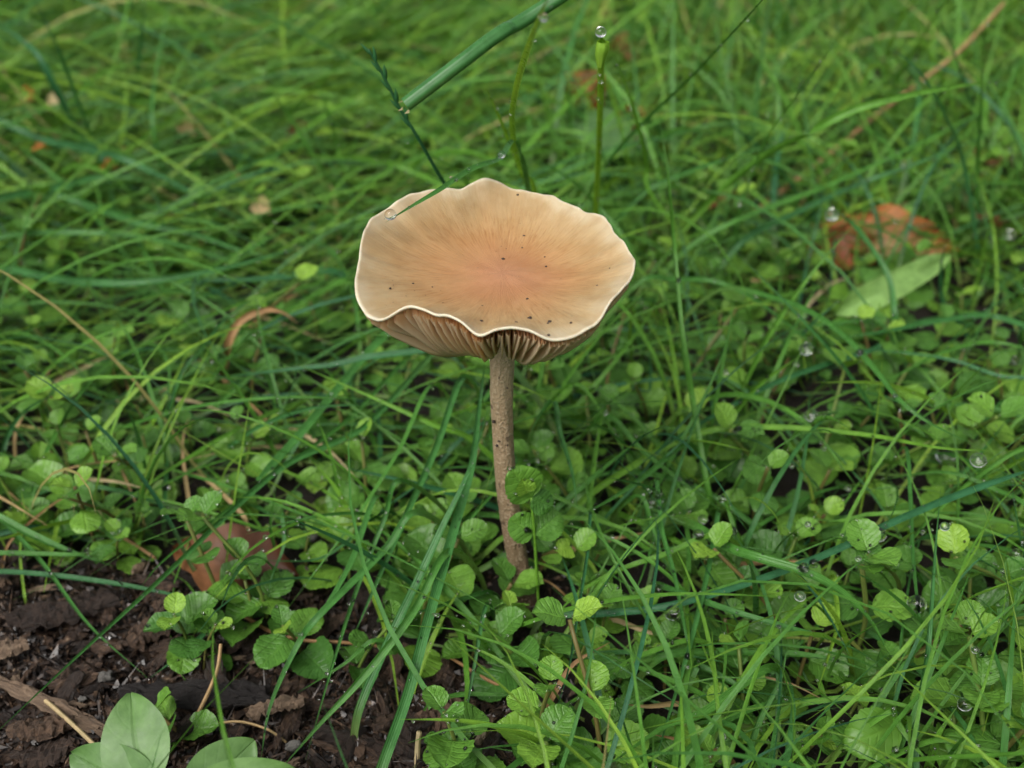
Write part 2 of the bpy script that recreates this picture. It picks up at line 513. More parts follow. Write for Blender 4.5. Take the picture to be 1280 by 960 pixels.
    cap = link('cap', me, root, label='pale orange tan upturned cap with cream wavy rim')
    # gills: one plate each
    def surf(theta, rho):
        r, z = top(rho)
        return np.interp(theta, th, r, period=2 * math.pi), np.interp(theta, th, z, period=2 * math.pi)
    NG = 104
    for g in range(NG * 2):
        t0 = -math.pi + (g + 0.25 * rng.random()) * math.pi / NG
        short = g % 2
        a0 = 0.085 if not short else 0.42 + 0.22 * rng.random()
        n = 15
        vs, ed = [], []
        dep_s = 0.92 + 0.16 * rng.random() + 0.10 * math.sin(t0 * 5 + 1.0) + 0.07 * math.sin(t0 * 13)
        w1 = rng.normal() * 0.012
        for k in range(n):
            rho = a0 + (0.985 - a0) * k / (n - 1)
            th_k = t0 + w1 * math.sin(rho * 7 + g)
            r, z = surf(th_k, rho)
            zt = z - thick(rho) + 0.0006 * min(1, (1 - rho) * 6 + 0.3)
            d = 0.0182 * (1 - rho) ** 0.62 * min(1.0, 0.60 + 0.6 * rho)
            if short: d *= 0.75 * math.sin(min(1, (rho - a0) / 0.22 + 0.05) * math.pi / 2)
            d = d * dep_s + 0.0004
            half = 0.00024 - 0.00006 * (1 - rho)
            tx, ty = -math.sin(th_k), math.cos(th_k)
            x, y = CAPX + r * math.cos(th_k), MY + r * math.sin(th_k)
            for s, zq, e, hw in ((-1, zt, 0, 1.5), (-1, zt - d * 0.93, 1, 0.8), (1, zt - d * 0.93, 1, 0.8), (1, zt, 0, 1.5), (0, zt - d, 1, 0)):
                vs.append((x + tx * half * s * hw, y + ty * half * s * hw, zq)); ed.append(e)
        fc = []
        for k in range(n - 1):
            b, c = k * 5, k * 5 + 5
            fc += [(b, b + 1, c + 1, c), (b + 1, b + 4, c + 4, c + 1), (b + 4, b + 2, c + 2, c + 4), (b + 2, b + 3, c + 3, c + 2)]
        gm = mesh_np('gill', np.array(vs) - base, fc, M_GILL, {'edge': ed})
        link('gill', gm, cap)
    # stem
    path = catmull([D(664, 775, MY), D(658, 745, MY), D(648, 705, MY), D(640, 655, MY), D(633, 600, MY), D(629, 550, MY), D(627, 500, MY), D(627, 455, MY), Vector((CAPX, MY, CAPZ - 0.003))], 8)
    NSEG = 36
    vs, al = [], []
    L = len(path)
    for k, p in enumerate(path):
        f = k / (L - 1)
        r = 0.00262 + 0.0010 * max(0, 0.13 - f) / 0.13 + 0.0007 * max(0, f - 0.84) / 0.16 - 0.00015 * math.exp(-((f - 0.6) / 0.12) ** 2)
        for s in range(NSEG):
            a = 2 * math.pi * s / NSEG
            rr = r * (1 + 0.035 * math.sin(3 * a + f * 9) + 0.03 * math.sin(7 * a + f * 23) + 0.02 * rng.standard_normal())
            vs.append((p.x + rr * math.cos(a), p.y + rr * math.sin(a), p.z)); al.append(f)
    i = np.arange(L - 1)[:, None] * NSEG + np.arange(NSEG)[None]
    j = np.arange(L - 1)[:, None] * NSEG + (np.arange(NSEG)[None] + 1) % NSEG
    q = np.stack([i, j, j + NSEG, i + NSEG], -1).reshape(-1, 4)
    sm_ = mesh_np('stem', np.array(vs) - base, q, M_STEM, {'along': al})
    stem = link('stem', sm_, root, label='slim brown scurfy stem, darker towards the soil')
    # specks of dirt on cap and stem
    vv, ff = [], []
    def blob(c, r, flat=0.5):
        b = len(vv)
        m = 8
        for lat in (-0.6, 0.0, 0.6):
            for s in range(m):
                a = 2 * math.pi * s / m
                rr = r * math.sqrt(1 - lat * lat) * (0.7 + 0.6 * rng.random())
                vv.append((c.x + rr * math.cos(a), c.y + rr * math.sin(a), c.z + lat * r * flat))
        for ring in range(2):
            for s in range(m):
                ff.append((b + ring * m + s, b + ring * m + (s + 1) % m, b + (ring + 1) * m + (s + 1) % m, b + (ring + 1) * m + s))
        ff.append(tuple(b + 2 * m + s for s in (0, 1, 2, 3))); ff.append(tuple(b + 2 * m + s for s in (0, 3, 4, 7))); ff.append(tuple(b + 2 * m + s for s in (4, 5, 6, 7)))
    def on_cap(zx, zy):
        px, py = 420 + zx / 3.2, 180 + zy / 3.2
        d = ray(px, py)
        best = None
        for t in np.linspace(0.17, 0.33, 500):
            q = Vector((0, 0, CAM_H)) + d * t
            r = math.hypot(q.x - CAPX, q.y - MY); a = math.atan2(q.y - MY, q.x - CAPX)
            Rm = np.interp(a, th, Rs, period=2 * math.pi)
            rho = r / Rm
            if rho < 0.99 and q.z <= np.interp(a, th, top(rho)[1], period=2 * math.pi):
                return q
        return best
    sp = [(668,460,1.5),(752,367,1.6),(661,410,1.0),(835,452,.8),(840,490,1.0),(700,573,1.0),(765,620,1.1),(580,710,1.6),(527,695,1.1),(540,688,.7),(775,697,1.7),(855,712,1.7),(848,718,1.0),(722,715,1.4),(850,765,1.3),
          (940,715,1.0),(193,441,1.0),(217,577,1.0),(308,558,1.0),(727,203,1.2),(1045,566,.9),(585,648,.9),(428,636,.8),(920,765,1.0),(745,415,.8),(640,430,.7),(680,420,.7),(702,482,.8),(385,572,.7),(1095,497,.7)]
    for zx, zy, s in sp:
        q = on_cap(zx, zy)
        if q: blob(q, 0.00026 * s, 0.8)
    for _ in range(130):
        q = on_cap(200 + 800 * rng.random(), 300 + 420 * rng.random())
        if q: blob(q, 0.00006 + 0.00005 * rng.random())
    sm2 = mesh_np('dirt_specks', np.array(vv) - base, ff, M_DIRT)
    link('dirt_specks', sm2, cap, kind='stuff')
    vv.clear(); ff.clear()
    for px, py, s in [(617, 527, 4.0), (624, 551, 3.0), (621, 557, 2.6), (634, 556, 2.6), (618, 640, 2.0), (626, 668, 2.2), (630, 690, 1.8), (640, 612, 1.6), (640, 722, 2.5), (652, 735, 2.6), (628, 470, 1.2), (634, 485, 1.2), (622, 510, 1.4)]:
        blob(D(px, py, MY - 0.0023), 0.00014 * s * random.uniform(.6, 1.2), random.uniform(.7, 1.8))
    sm3 = mesh_np('dirt_crumbs', np.array(vv) - base, ff, M_DIRT)
    link('dirt_crumbs', sm3, stem, kind='stuff')
build_mushroom()

# ------------------------------------------------------------------ grass blades
HERO = []                                  # arrays of blade points, used to seat the drops
def blade_mesh(name, pts, width, mat, rnd, ref=None, fold=0.36, taper=0.55, twist=0.0, origin=None, blunt=0.0):
    n = len(pts)
    ref = ref or Vector((random.uniform(-0.45, 0.45), -0.65, 0.8)).normalized()
    vs, al, ac = [], [], []
    for i, p in enumerate(pts):
        t = i / (n - 1)
        T = (pts[min(i + 1, n - 1)] - pts[max(i - 1, 0)]).normalized()
        side = T.cross(ref)
        side = side.normalized() if side.length > 1e-3 else Vector((1, 0, 0))
        nor = side.cross(T).normalized()
        if twist:
            R = Matrix.Rotation(twist * t, 3, T)
            side, nor = R @ side, R @ nor
        w = width * (0.78 + 0.22 * min(1, t * 4)) * (1.0 if t < taper else max(blunt, 1 - ((t - taper) / (1 - taper)) ** 1.7))
        w = max(w, width * 0.06)
        for s, f in ((-1, 0), (-0.5, 0.62), (0, 1), (0.5, 0.62), (1, 0)):
            vs.append(p + side * (s * w / 2) - nor * (f * fold * w)); al.append(t); ac.append(s)
    q = []
    for i in range(n - 1):
        b = i * 5
        for k in range(4):
            q.append((b + k, b + k + 1, b + k + 6, b + k + 5))
    o = np.array(origin if origin is not None else pts[0])
    return mesh_np(name, np.array([tuple(v) for v in vs]) - o, q, mat, {'along': al, 'across': ac, 'rnd': np.full(len(vs), rnd)})

GB = 'grass blades of the lawn'
MARKS = [((660, 765), 'at the foot of the mushroom'), ((620, 420), 'under the mushroom cap'), ((300, 690), 'beside the curled brown dead leaf'), ((1110, 300), 'around the orange dead leaf'), ((1120, 360), 'beside the pale strap leaf'),
         ((170, 900), 'beside the broad-leaved seedling'), ((730, 140), 'near the rusty dead leaf behind the cap'), ((320, 415), 'near the curled brown wisp'), ((350, 463), 'along the dark level blade'), ((1050, 685), 'along the long beaded blade'),
         ((1150, 565), 'under the widest hanging drops'), ((1085, 920), 'around the broad downy leaf'), ((690, 920), 'around the large scalloped sprig'), ((535, 775), 'beside the wide wet blades'), ((205, 560), 'by the narrow blade in the creeper patch'),
         ((1000, 720), 'by the broad bending blade'), ((1150, 770), 'by the leaf with the large drop'), ((870, 800), 'by the large drop under the beaded blade'), ((60, 760), 'beside the largest bark slab'), ((255, 867), 'beside the black rotten bar'),
         ((70, 880), 'beside the long split stick'), ((345, 882), 'beside the pale grey wood chip'), ((560, 895), 'beside the fibrous bark lump'), ((1010, 440), 'by the blade with a drop over the creeper'), ((1100, 150), 'along the reddish straw stalk'), ((530, 200), 'by the dark seed spike')]
MARK_W = [(P(a[0], a[1], 0.012), t) for a, t in MARKS]
def where(x, y):
    d, t = min((math.hypot(p.x - x, p.y - y), t) for p, t in MARK_W)
    return t if d < 0.075 else 'in the open lawn away from the mushroom'
def blade_label(rnd, wmm, pts):
    hue = 'blue-green' if rnd < 0.25 else 'mid-green' if rnd < 0.55 else 'yellow-green' if rnd < 0.9 else 'straw-pale'
    wid = 'thread-thin' if wmm < 1.1 else 'narrow' if wmm < 1.75 else 'broad'
    q = pts[int(len(pts) * 0.55)]
    top = max(p[2] for p in pts)
    return '%s %s grass blade%s %s' % (wid, hue, ' standing tall' if top > 0.06 else ' lying low' if top < 0.022 else '', where(q[0], q[1]))
def hero_blade(pts, z0, z1, wmm, rnd=0.45, label=None, arch=0.0, mat=None, root=True, zs=None, name='grass_shoot', cat='grass blade', group=GB, ref=None, twist=None, fold=0.36, taper=0.55, blunt=0.0, raw=None, keep=True):
    k = len(pts)
    P3 = []
    for i, (x, y) in enumerate(pts):
        f = i / (k - 1)
        z = zs[i] if zs else z0 + (z1 - z0) * f + arch * 4 * f * (1 - f)
        P3.append(P(x, y, z))
    if raw: P3 = raw + P3
    if root:
        p0, p1 = P3[0], P3[1]
        h = Vector((p0.x - p1.x, p0.y - p1.y, 0))
        if h.length > 1e-5: h.normalize()
        g = float(gz(p0.x, p0.y))
        dz = max(p0.z - g, 0.002)
        r0 = p0 + h * dz * 0.55
        mid = p0 + h * dz * 0.38; mid.z = p0.z - dz * 0.5
        r0.z = float(gz(r0.x, r0.y)) - 0.003
        P3 = [r0, mid] + P3
    path = catmull(P3, 7)
    if min(p.y for p in path[8:] or path) > 0.285: wmm *= 1.35
    me = blade_mesh(name, path, wmm * 0.001, mat or M_BLADE, rnd, ref, fold, taper, random.uniform(-0.7, 0.7) if twist is None else twist, blunt=blunt)
    o = link(name, me, None, label=label or blade_label(rnd, wmm, path), category=cat, group=None if label else group)
    o.location = path[0]
    if keep: HERO.append(np.array([tuple(p) for p in path]))
    return o

B = hero_blade
# in front, over the bare soil and beside the stem
B([(560,425),(470,520),(430,548),(359,580),(290,638),(205,720),(100,817),(-20,930)], .030,.022,1.6,.25,'long thin blade stretching from the tuft out across the bare soil')
B([(520,440),(440,520),(360,580),(280,640),(205,700),(175,735)], .028,.018,1.1,.35)
B([(520,395),(470,430),(425,482),(370,548),(322,600)], .040,.026,2.7,.30,'broad blue-green blade bent flat beside the cap, with blunt end', taper=.93, blunt=.5)
B([(600,425),(540,436),(460,446),(420,455),(350,463),(268,473)], .045,.035,2.0,.08,'dark glossy blade lying level below the cap rim, tip towards the brown wisp')
B([(590,550),(540,530),(460,494),(368,454)], .03,.045,1.5,.72,'bright yellow-green blade rising under the cap to a sharp tip')
B([(205,655),(207,600),(212,516),(225,470),(248,440),(298,385),(400,335)], .004,.035,1.4,.2,'narrow blade rising from the creeper patch and arching over to the grass')
B([(178,548),(200,510),(240,430)], .006,.03,2.0,.85,'pale yellow-green sheath standing in the creeper patch')
B([(472,975),(509,870),(535,775),(568,660),(590,580),(600,500),(606,455)], .014,.06,2.3,.22,'wide wet blade standing close beside the mushroom stem', twist=.3)
B([(455,870),(493,785),(522,725),(552,660),(585,590),(610,512)], .012,.055,2.1,.20,'second wide wet blade leaning along the one beside the stem', twist=-.3)
B([(520,640),(480,688),(398,770),(371,808),(338,882),(326,950)], .035,.004,1.7,.3,'glossy blade arching down to stand its tip on the soil')
B([(500,600),(480,650),(450,725),(416,830),(382,950)], .040,.004,1.2,.3)
B([(560,690),(520,760),(480,815),(442,860),(400,905),(345,968)], .035,.008,1.8,.38)
B([(470,620),(440,700),(400,770),(380,790)], .03,.014,1.6,.30)
B([(540,480),(500,560),(450,640),(405,700),(360,760)], .04,.012,1.5,.42)
B([(580,470),(545,560),(505,650),(470,730),(440,800)], .045,.014,1.7,.25)
B([(607,758),(591,843),(580,908)], .022,.008,1.0,.2)
B([(738,640),(734,693),(722,768),(709,843),(674,948)], .03,.012,0.9,.05)
B([(900,668),(830,693),(775,712),(722,742),(683,783)], .028,.014,1.3,.7)
B([(960,835),(880,890),(830,909),(752,962)], .02,.016,2.0,.45)
B([(898,640),(886,709),(865,797),(840,882),(815,965)], .03,.012,1.2,.25)
B([(820,600),(827,660),(843,719),(857,791),(862,815)], .035,.018,1.1,.3)
B([(690,500),(700,540),(715,590),(722,635)], .05,.035,1.3,.25)
B([(860,555),(810,592),(770,620),(714,651)], .03,.034,1.5,.35)
B([(640,560),(690,640),(740,700),(830,760)], .006,.02,1.9,.4)
B([(880,870),(800,835),(740,812)], .012,.02,1.4,.5)
B([(870,800),(800,820),(760,845),(700,885),(656,884)], .02,.018,1.2,.6,'pale blade ending in a drop above the lowest round leaves')
B([(540,880),(575,868),(620,868),(660,870)], .006,.006,1.2,.45)
B([(520,850),(540,800),(560,760),(583,725)], .004,.022,1.5,.9,'short yellowing blade with brown tip beside the stem base')
B([(610,740),(590,745),(540,760),(490,775)], .012,.02,1.2,.3)
B([(-20,640),(40,668),(90,690),(142,708)], .02,.008,2.2,.35)
B([(-20,693),(50,692),(100,693),(115,685)], .014,.012,1.4,.4)
B([(-20,715),(60,718),(150,730),(215,743),(270,757)], .012,.006,1.3,.1)
B([(-10,640),(50,700),(110,780),(185,848)], .016,.003,1.1,.3)
B([(270,780),(230,815),(188,847)], .008,.003,1.3,.15)
B([(470,800),(430,830),(372,866)], .016,.006,1.0,.4)
B([(30,740),(25,690),(30,640),(26,610)], .004,.02,0.9,.9)
B([(350,700),(338,660),(345,610)], .006,.03,1.0,.4)
B([(352,640),(355,680),(340,720),(335,748)], .025,.010,1.3,.25)
B([(480,640),(430,680),(390,700),(310,700)], .02,.010,0.9,.2)
# right side, near and middle
B([(690,770),(760,766),(840,756),(964,719),(1052,684),(1102,659),(1194,620),(1300,583)], .012,.045,1.7,.02,'long dark blue-green blade beaded with dew slanting over the creeper', twist=.1, taper=.9)
B([(700,660),(735,620),(790,583),(840,555),(893,537),(982,534),(1088,544),(1176,560),(1265,564)], .012,.050,1.8,.75,'light green arching blade carrying the widest hanging drops', twist=.1)
B([(800,352),(847,350),(886,350),(932,367),(982,403),(1035,447)], .04,.038,1.7,.35,'blade curving over in front of the pale strap leaf')
B([(900,362),(964,371),(1017,392),(1060,424),(1095,463),(1123,498),(1159,527),(1230,562)], .04,.046,1.6,.35,'arching blade edged with rows of tiny dew beads', arch=.01, twist=.1)
B([(1100,434),(1088,438),(982,473),(911,509),(840,551),(790,590)], .03,.03,1.6,.1)
B([(900,540),(946,484),(1007,440)], .02,.050,1.8,.7,'upright green blade tipped by a round drop over the creeper')
B([(900,660),(886,618),(868,512),(854,424),(843,310),(836,230),(822,130)], .004,.11,1.9,.5,'tall upright blade standing beside the cap rim', ref=Vector((.4,-.9,.1)), twist=.15)
B([(1120,420),(1118,395),(1112,350),(1090,310),(1062,276),(1040,262)], .02,.06,1.6,.25,'hooked blade with a drop in its bend before the orange leaf', taper=.8)
B([(985,425),(1000,420),(1020,400),(1055,371)], .03,.05,1.0,.12)
B([(1210,420),(1180,380),(1176,340),(1182,300)], .006,.05,1.6,.05,'grey-green blade standing across the pale strap leaf')
B([(1300,448),(1240,428),(1180,440),(1120,470),(1050,505)], .03,.03,1.3,.45)
B([(1310,480),(1250,470),(1190,450),(1120,440),(1040,435)], .03,.03,1.4,.1)
B([(1310,425),(1240,395),(1180,400),(1100,415),(1030,425)], .03,.03,1.4,.2)
B([(970,470),(930,500),(905,540),(892,580)], .02,.03,1.3,.6)
B([(960,620),(932,684),(907,627),(902,622)], .01,.04,1.6,.55)
B([(840,650),(868,657),(911,684),(946,696),(999,712),(1038,730),(1070,755),(1095,786),(1123,843)], .02,.012,2.4,.4,'broad green blade bending down through the creeper to a sharp tip', arch=.016)
B([(820,730),(840,737),(911,762),(982,783),(1053,804),(1113,838)], .014,.014,1.5,.3,arch=.01)
B([(1042,720),(1044,737),(1047,779),(1035,822),(1021,866)], .022,.02,1.1,.88,'thin yellowish blade drooping straight down to a pale tip')
B([(1132,560),(1138,620),(1141,691),(1148,762),(1153,790)], .035,.022,1.0,.3)
B([(1145,975),(1145,903),(1155,850),(1162,794),(1169,691),(1176,610)], .006,.05,1.8,.2,'tall blue-green blade standing by the drop-covered round leaf')
B([(1285,728),(1230,769),(1166,804)], .02,.02,1.6,.55)
B([(1290,772),(1240,775),(1169,772)], .016,.02,1.2,.97,'pale straw-coloured blade lying level by the drop-covered leaf')
B([(1173,670),(1230,701),(1290,736)], .02,.03,1.7,.2)
B([(1110,890),(1120,900),(1145,935),(1176,965)], .022,.014,1.4,.65)
B([(1050,905),(1028,925),(982,930),(905,920)], .008,.016,1.2,.6)
B([(1160,960),(1166,942),(1173,918),(1196,884)], .006,.022,1.8,.7)
B([(870,835),(875,832),(928,861),(957,893),(982,925)], .012,.008,1.6,.35)
B([(830,820),(886,815),(964,815),(1031,822),(1090,840)], .014,.016,1.9,.4)
B([(1060,800),(1038,801),(989,797),(944,803)], .012,.014,1.0,.97)
B([(1290,640),(1240,610),(1180,590),(1100,600)], .03,.03,1.2,.4)
B([(1290,560),(1230,590),(1170,640),(1120,700),(1090,740)], .035,.016,1.3,.5)
B([(1282,700),(1272,650),(1262,590)], .02,.04,1.2,.15)
B([(1020,640),(1010,600),(990,570)], .012,.034,1.0,.95)
B([(840,960),(900,905),(960,880),(1040,870)], .012,.012,1.7,.4)
B([(930,960),(950,900),(975,850),(985,800)], .006,.022,1.5,.35)
B([(1090,960),(1170,925),(1240,938),(1300,945)], .014,.02,1.2,.6)
B([(800,620),(815,660),(830,700),(860,745)], .03,.012,1.6,.38)
B([(760,520),(800,560),(850,600),(905,640)], .03,.02,1.4,.4)
B([(720,480),(760,530),(800,600)], .035,.02,1.2,.55)
# behind and above the cap
B([(668,236),(650,210),(640,155),(647,103),(667,41),(690,-15)], None,None,1.6,.86,'tall bright blade arching up behind the cap with a drop near its top', zs=[.075,.092,.112,.131,.152,.168], ref=Vector((-.2,-1,.3)), twist=0.0, taper=.75)
B([(665,245),(660,234),(640,186),(623,144),(604,103)], None,None,1.5,.85,'short pointed blade leaning away from the tall bright one', zs=[.06,.066,.084,.10,.116], ref=Vector((.1,-1,.3)), twist=0.0)
dropstem = B([(745,300),(745,258),(748,200),(750,138),(752,50)], None,None,1.7,.90,'upright bright green stem topped with a round drop', zs=[.05,.068,.088,.108,.135], ref=Vector((.1,-1,.2)), taper=.98, blunt=.8, twist=0.0, fold=.5)
B([(812,240),(808,206),(798,158),(784,113),(762,52)], None,None,1.0,.7, zs=[.05,.06,.08,.10,.125], ref=Vector((.1,-1,.3)), twist=0.0)
B([(740,235),(757,206),(802,155),(860,100),(953,0),(985,-40)], None,None,1.4,.3,'long dark blade slanting up from beside the drop-tipped stem', zs=[.03,.05,.075,.1,.14,.155], ref=Vector((.1,-1,.3)), twist=0.0)
B([(590,240),(571,213),(523,187),(475,167)], .05,.085,1.3,.6)
B([(780,300),(743,254),(729,237),(695,213),(652,196)], .03,.07,1.4,.4)
B([(580,250),(506,210),(461,199),(400,195),(364,188)], .03,.05,1.4,.65)
B([(922,310),(922,275),(953,182),(995,120),(1057,34)], None,None,1.8,.4,'broad green blade leaning up beyond the cap towards the straw stalk', zs=[.02,.035,.075,.10,.13])
B([(850,290),(902,237),(960,192),(1012,165),(1063,139),(1132,120),(1201,107),(1266,103)], None,None,2.0,.62,'long pale grey-green blade bowing over across the straw stalk', zs=[.025,.045,.07,.085,.093,.098,.1,.098])
B([(1225,330),(1222,309),(1204,199),(1184,148),(1149,89),(1101,52)], None,None,1.9,.12, zs=[.01,.02,.055,.075,.095,.105])
B([(1240,200),(1228,162),(1218,137),(1194,69),(1163,-5)], None,None,1.8,.1, zs=[.02,.04,.05,.08,.11])
B([(1222,260),(1222,206),(1228,103),(1234,-10)], None,None,1.4,.4, zs=[.02,.04,.08,.12])
B([(860,310),(922,275),(1046,227),(1184,162),(1300,100)], .03,.07,1.7,.42,'long green blade slanting low behind the hooked blade')
B([(930,300),(1005,261),(1081,227),(1149,203),(1252,162)], .03,.065,1.8,.15)
B([(800,245),(840,222),(926,192),(984,177)], .04,.06,1.3,.3)
B([(1300,233),(1220,229),(1163,227)], .035,.05,1.1,.5)
B([(1290,260),(1275,225),(1262,180)], .03,.06,1.3,.3)
B([(1210,300),(1150,290),(1090,245),(1010,232),(960,220)], .01,.04,1.6,.45)
B([(1230,350),(1240,320),(1262,296)], .012,.03,1.6,.5)
# the lawn beyond, combed over
B([(-20,150),(52,174),(113,187),(165,203),(241,241),(320,285)], .05,.02,2.4,.12)
B([(-20,256),(69,234),(120,222),(185,220)], .03,.03,2.6,.2)
B([(117,190),(117,179),(89,103),(69,52),(38,-10)], None,None,2.4,.1, zs=[.02,.025,.06,.08,.105])
B([(130,200),(100,170),(69,110),(41,62),(-10,25)], None,None,3.0,.05, zs=[.02,.03,.055,.07,.075])
B([(170,130),(172,96),(176,50),(181,0)], None,None,2.2,.1, zs=[.01,.03,.05,.07])
B([(440,260),(419,234),(388,189),(361,144),(333,107)], None,None,1.6,.45, zs=[.01,.02,.04,.055,.068])
B([(425,200),(419,172),(409,138),(392,93)], None,None,1.4,.5, zs=[.02,.03,.045,.06])
B([(60,245),(103,254),(172,278),(241,292),(302,313),(360,325)], .03,.02,2.0,.25)
B([(0,600),(7,551),(29,516),(70,490)], .006,.03,1.6,.15)
B([(-10,335),(80,350),(180,352),(300,330),(400,300)], .03,.04,2.0,.2)
B([(-10,300),(90,290),(200,300),(330,340)], .03,.03,1.8,.3)
B([(40,620),(60,560),(110,480),(175,420)], .01,.03,1.3,.4)
B([(420,340),(360,345),(300,350),(230,352)], .03,.03,2.0,.1)
B([(440,350),(400,365),(340,400),(280,440)], .03,.03,1.6,.5)
B([(60,540),(48,490),(45,450)], .006,.03,1.4,.85)
B([(165,330),(100,250),(30,190),(-10,180)], .012,.05,1.6,.35)
B([(210,230),(190,150),(200,60),(215,-10)], None,None,1.8,.3, zs=[.01,.04,.06,.08])
B([(300,210),(280,140),(240,80),(200,40)], None,None,1.6,.4, zs=[.01,.03,.05,.06])

# the blade resting on the cap
rb = [Vector((0.012, 0.300, -0.003)), Vector((0.008, 0.292, 0.055)), Vector((0.002, 0.270, 0.103))]
B([(623,199),(589,211),(551,236),(514,258),(482,278)], None,None,1.5,.3,'thin dewy blade resting its drop-tipped end on the cap rim', zs=[.1100,.1112,.1105,.1085,.1062], raw=rb, root=False, twist=.1)

# ------------------------------------------------------------------ stalks, seed head, dry straws
def tube_mesh(name, path, radii, seg, mat, rnd, origin, open_end=False, squash=1.0):
    vs, al, ac = [], [], []
    n = len(path)
    for i, p in enumerate(path):
        T = (path[min(i + 1, n - 1)] - path[max(i - 1, 0)]).normalized()
        a = T.cross(Vector((0.1, -0.7, 0.75))).normalized(); b = T.cross(a)
        for s in range(seg):
            t = 2 * math.pi * s / seg
            vs.append(p + a * (radii[i] * math.cos(t)) + b * (radii[i] * squash * math.sin(t)))
            al.append(0.4 + 0.6 * i / (n - 1)); ac.append(0.45 * math.cos(t))
    q = []
    for i in range(n - 1):
        for s in range(seg):
            q.append((i * seg + s, i * seg + (s + 1) % seg, (i + 1) * seg + (s + 1) % seg, (i + 1) * seg + s))
    if not open_end:
        for e in (0, (n - 1) * seg):
            for k in range(1, seg - 2, 2):
                q.append((e, e + k, e + k + 1, e + k + 2))
    return mesh_np(name, np.array([tuple(v) for v in vs]) - np.array(origin), q, mat, {'along': al, 'across': ac, 'rnd': np.full(len(vs), rnd)})

def stalk(name, label, cat, pts3, r0, r1, mat, rnd, group=None, seg=8, open_end=False, squash=1.0):
    path = catmull(pts3, 8)
    rad = [r0 + (r1 - r0) * i / (len(path) - 1) for i in range(len(path))]
    me = tube_mesh(name, path, rad, seg, mat, rnd, path[0], open_end, squash)
    o = link(name, me, None, label=label, category=cat, group=group)
    o.location = path[0]
    return o, path

# thick hollow stalk, cut end in the air above the cap; its other end bends down to the lawn outside the frame
hp = [Vector((0.215, 0.30, -0.004)), Vector((0.212, 0.30, 0.08)), Vector((0.17, 0.29, 0.165)), Vector((0.09, 0.275, 0.190)), D(702, -5, .262), D(626, 41, .255), D(575, 79, .25), D(507, 131, .246)]
hs = thing('hollow_stalk', 'thick blue-green hollow stalk with torn end reaching over the cap', 'stalk', hp[0])
hpath = catmull(hp, 9)
nh = len(hpath)
hm = tube_mesh('stalk_tube', hpath, [0.0014 + 0.0003 * min(1, i / nh * 2) for i in range(nh)], 14, M_BLADE, 0.2, hp[0], True, 0.8)
link('tube', hm, hs)
tv, tq = [], []
e = hpath[-1]; ed = (hpath[-1] - hpath[-2]).normalized()
for k in range(5):                                  # ragged torn rim
    a = Vector((0.0013 * math.cos(k * 1.25), 0.0006 * math.sin(k * 1.25), 0.0013 * math.sin(k * 1.25)))
    b = len(tv)
    tv += [e + a - ed * 0.0006, e + a * 1.1 + Vector((0.0004, 0, -0.0003)) , e + a * 1.05 + ed * (0.0006 + 0.0005 * random.random()), e + a * 0.9 - ed * 0.0002]
    tq.append((b, b + 1, b + 2, b + 3))
link('torn_rim', mesh_np('torn_rim', np.array([tuple(v) for v in tv]) - np.array(hp[0]), tq, M_STRAW, {'along': [.8] * len(tv), 'across': [0] * len(tv), 'rnd': [.9] * len(tv)}), hs)

# seed head
sp_pts = [P(600, 300, .0), D(575, 262, .285), D(554, 227, .272), D(540, 203, .268), D(520, 168, .264), D(499, 134, .262), D(480, 96, .260), D(461, 62, .259)]
sh = thing('grass_seed_head', 'dark green grass seed spike leaning under the hollow stalk', 'seed head', sp_pts[0])
spath = catmull(sp_pts, 8)
link('stem', tube_mesh('seed_stem', spath, [0.0006 - 0.0003 * i / len(spath) for i in range(len(spath))], 7, M_BLADE, 0.02, sp_pts[0]), sh)
def spikelet():
    vs, q = [], []
    n, seg = 7, 6
    for i in range(n):
        t = i / (n - 1); r = 0.00055 * math.sin(math.pi * min(0.98, max(0.03, t)) ** 0.8) + 0.00004
        for s in range(seg):
            a = 2 * math.pi * s / seg
            vs.append((r * math.cos(a), t * 0.0042, 0.7 * r * math.sin(a)))
    for i in range(n - 1):
        for s in range(seg):
            q.append((i * seg + s, i * seg + (s + 1) % seg, (i + 1) * seg + (s + 1) % seg, (i + 1) * seg + s))
    return mesh_np('spikelet', vs, q, M_BLADE, {'along': [.6] * len(vs), 'across': [0.2] * len(vs), 'rnd': [.08] * len(vs)})
spk = spikelet()
for k in range(9):
    i = int(len(spath) * (0.60 + 0.045 * k)); i = min(i, len(spath) - 2)
    T = (spath[i + 1] - spath[i - 1]).normalized()
    o = link('spikelet', spk, sh)
    side = Vector((1, 0, 0)) if k % 2 else Vector((-1, 0, 0))
    d = (T + side * 0.32).normalized()
    o.matrix_parent_inverse = Matrix()
    o.location = spath[i] - sp_pts[0]
    o.rotation_euler = d.to_track_quat('Y', 'Z').to_euler()

# flared sheath round the top of the drop-tipped stem
sy = HERO[[i for i, h in enumerate(HERO) if abs(proj(h[-1])[0] - 752) < 2 and abs(proj(h[-1])[1] - 50) < 3][0]][-1][1]
shp = catmull([D(750, 84, sy), D(751, 70, sy), D(753, 60, sy), D(754, 52, sy)], 4)
link('sheath', tube_mesh('sheath', shp, [.0007 + .0009 * math.sin(min(1.0, i / (len(shp) - 1) * 1.05) * 2.2) for i in range(len(shp))], 12, M_BLADE, .88, dropstem.location, True), dropstem)

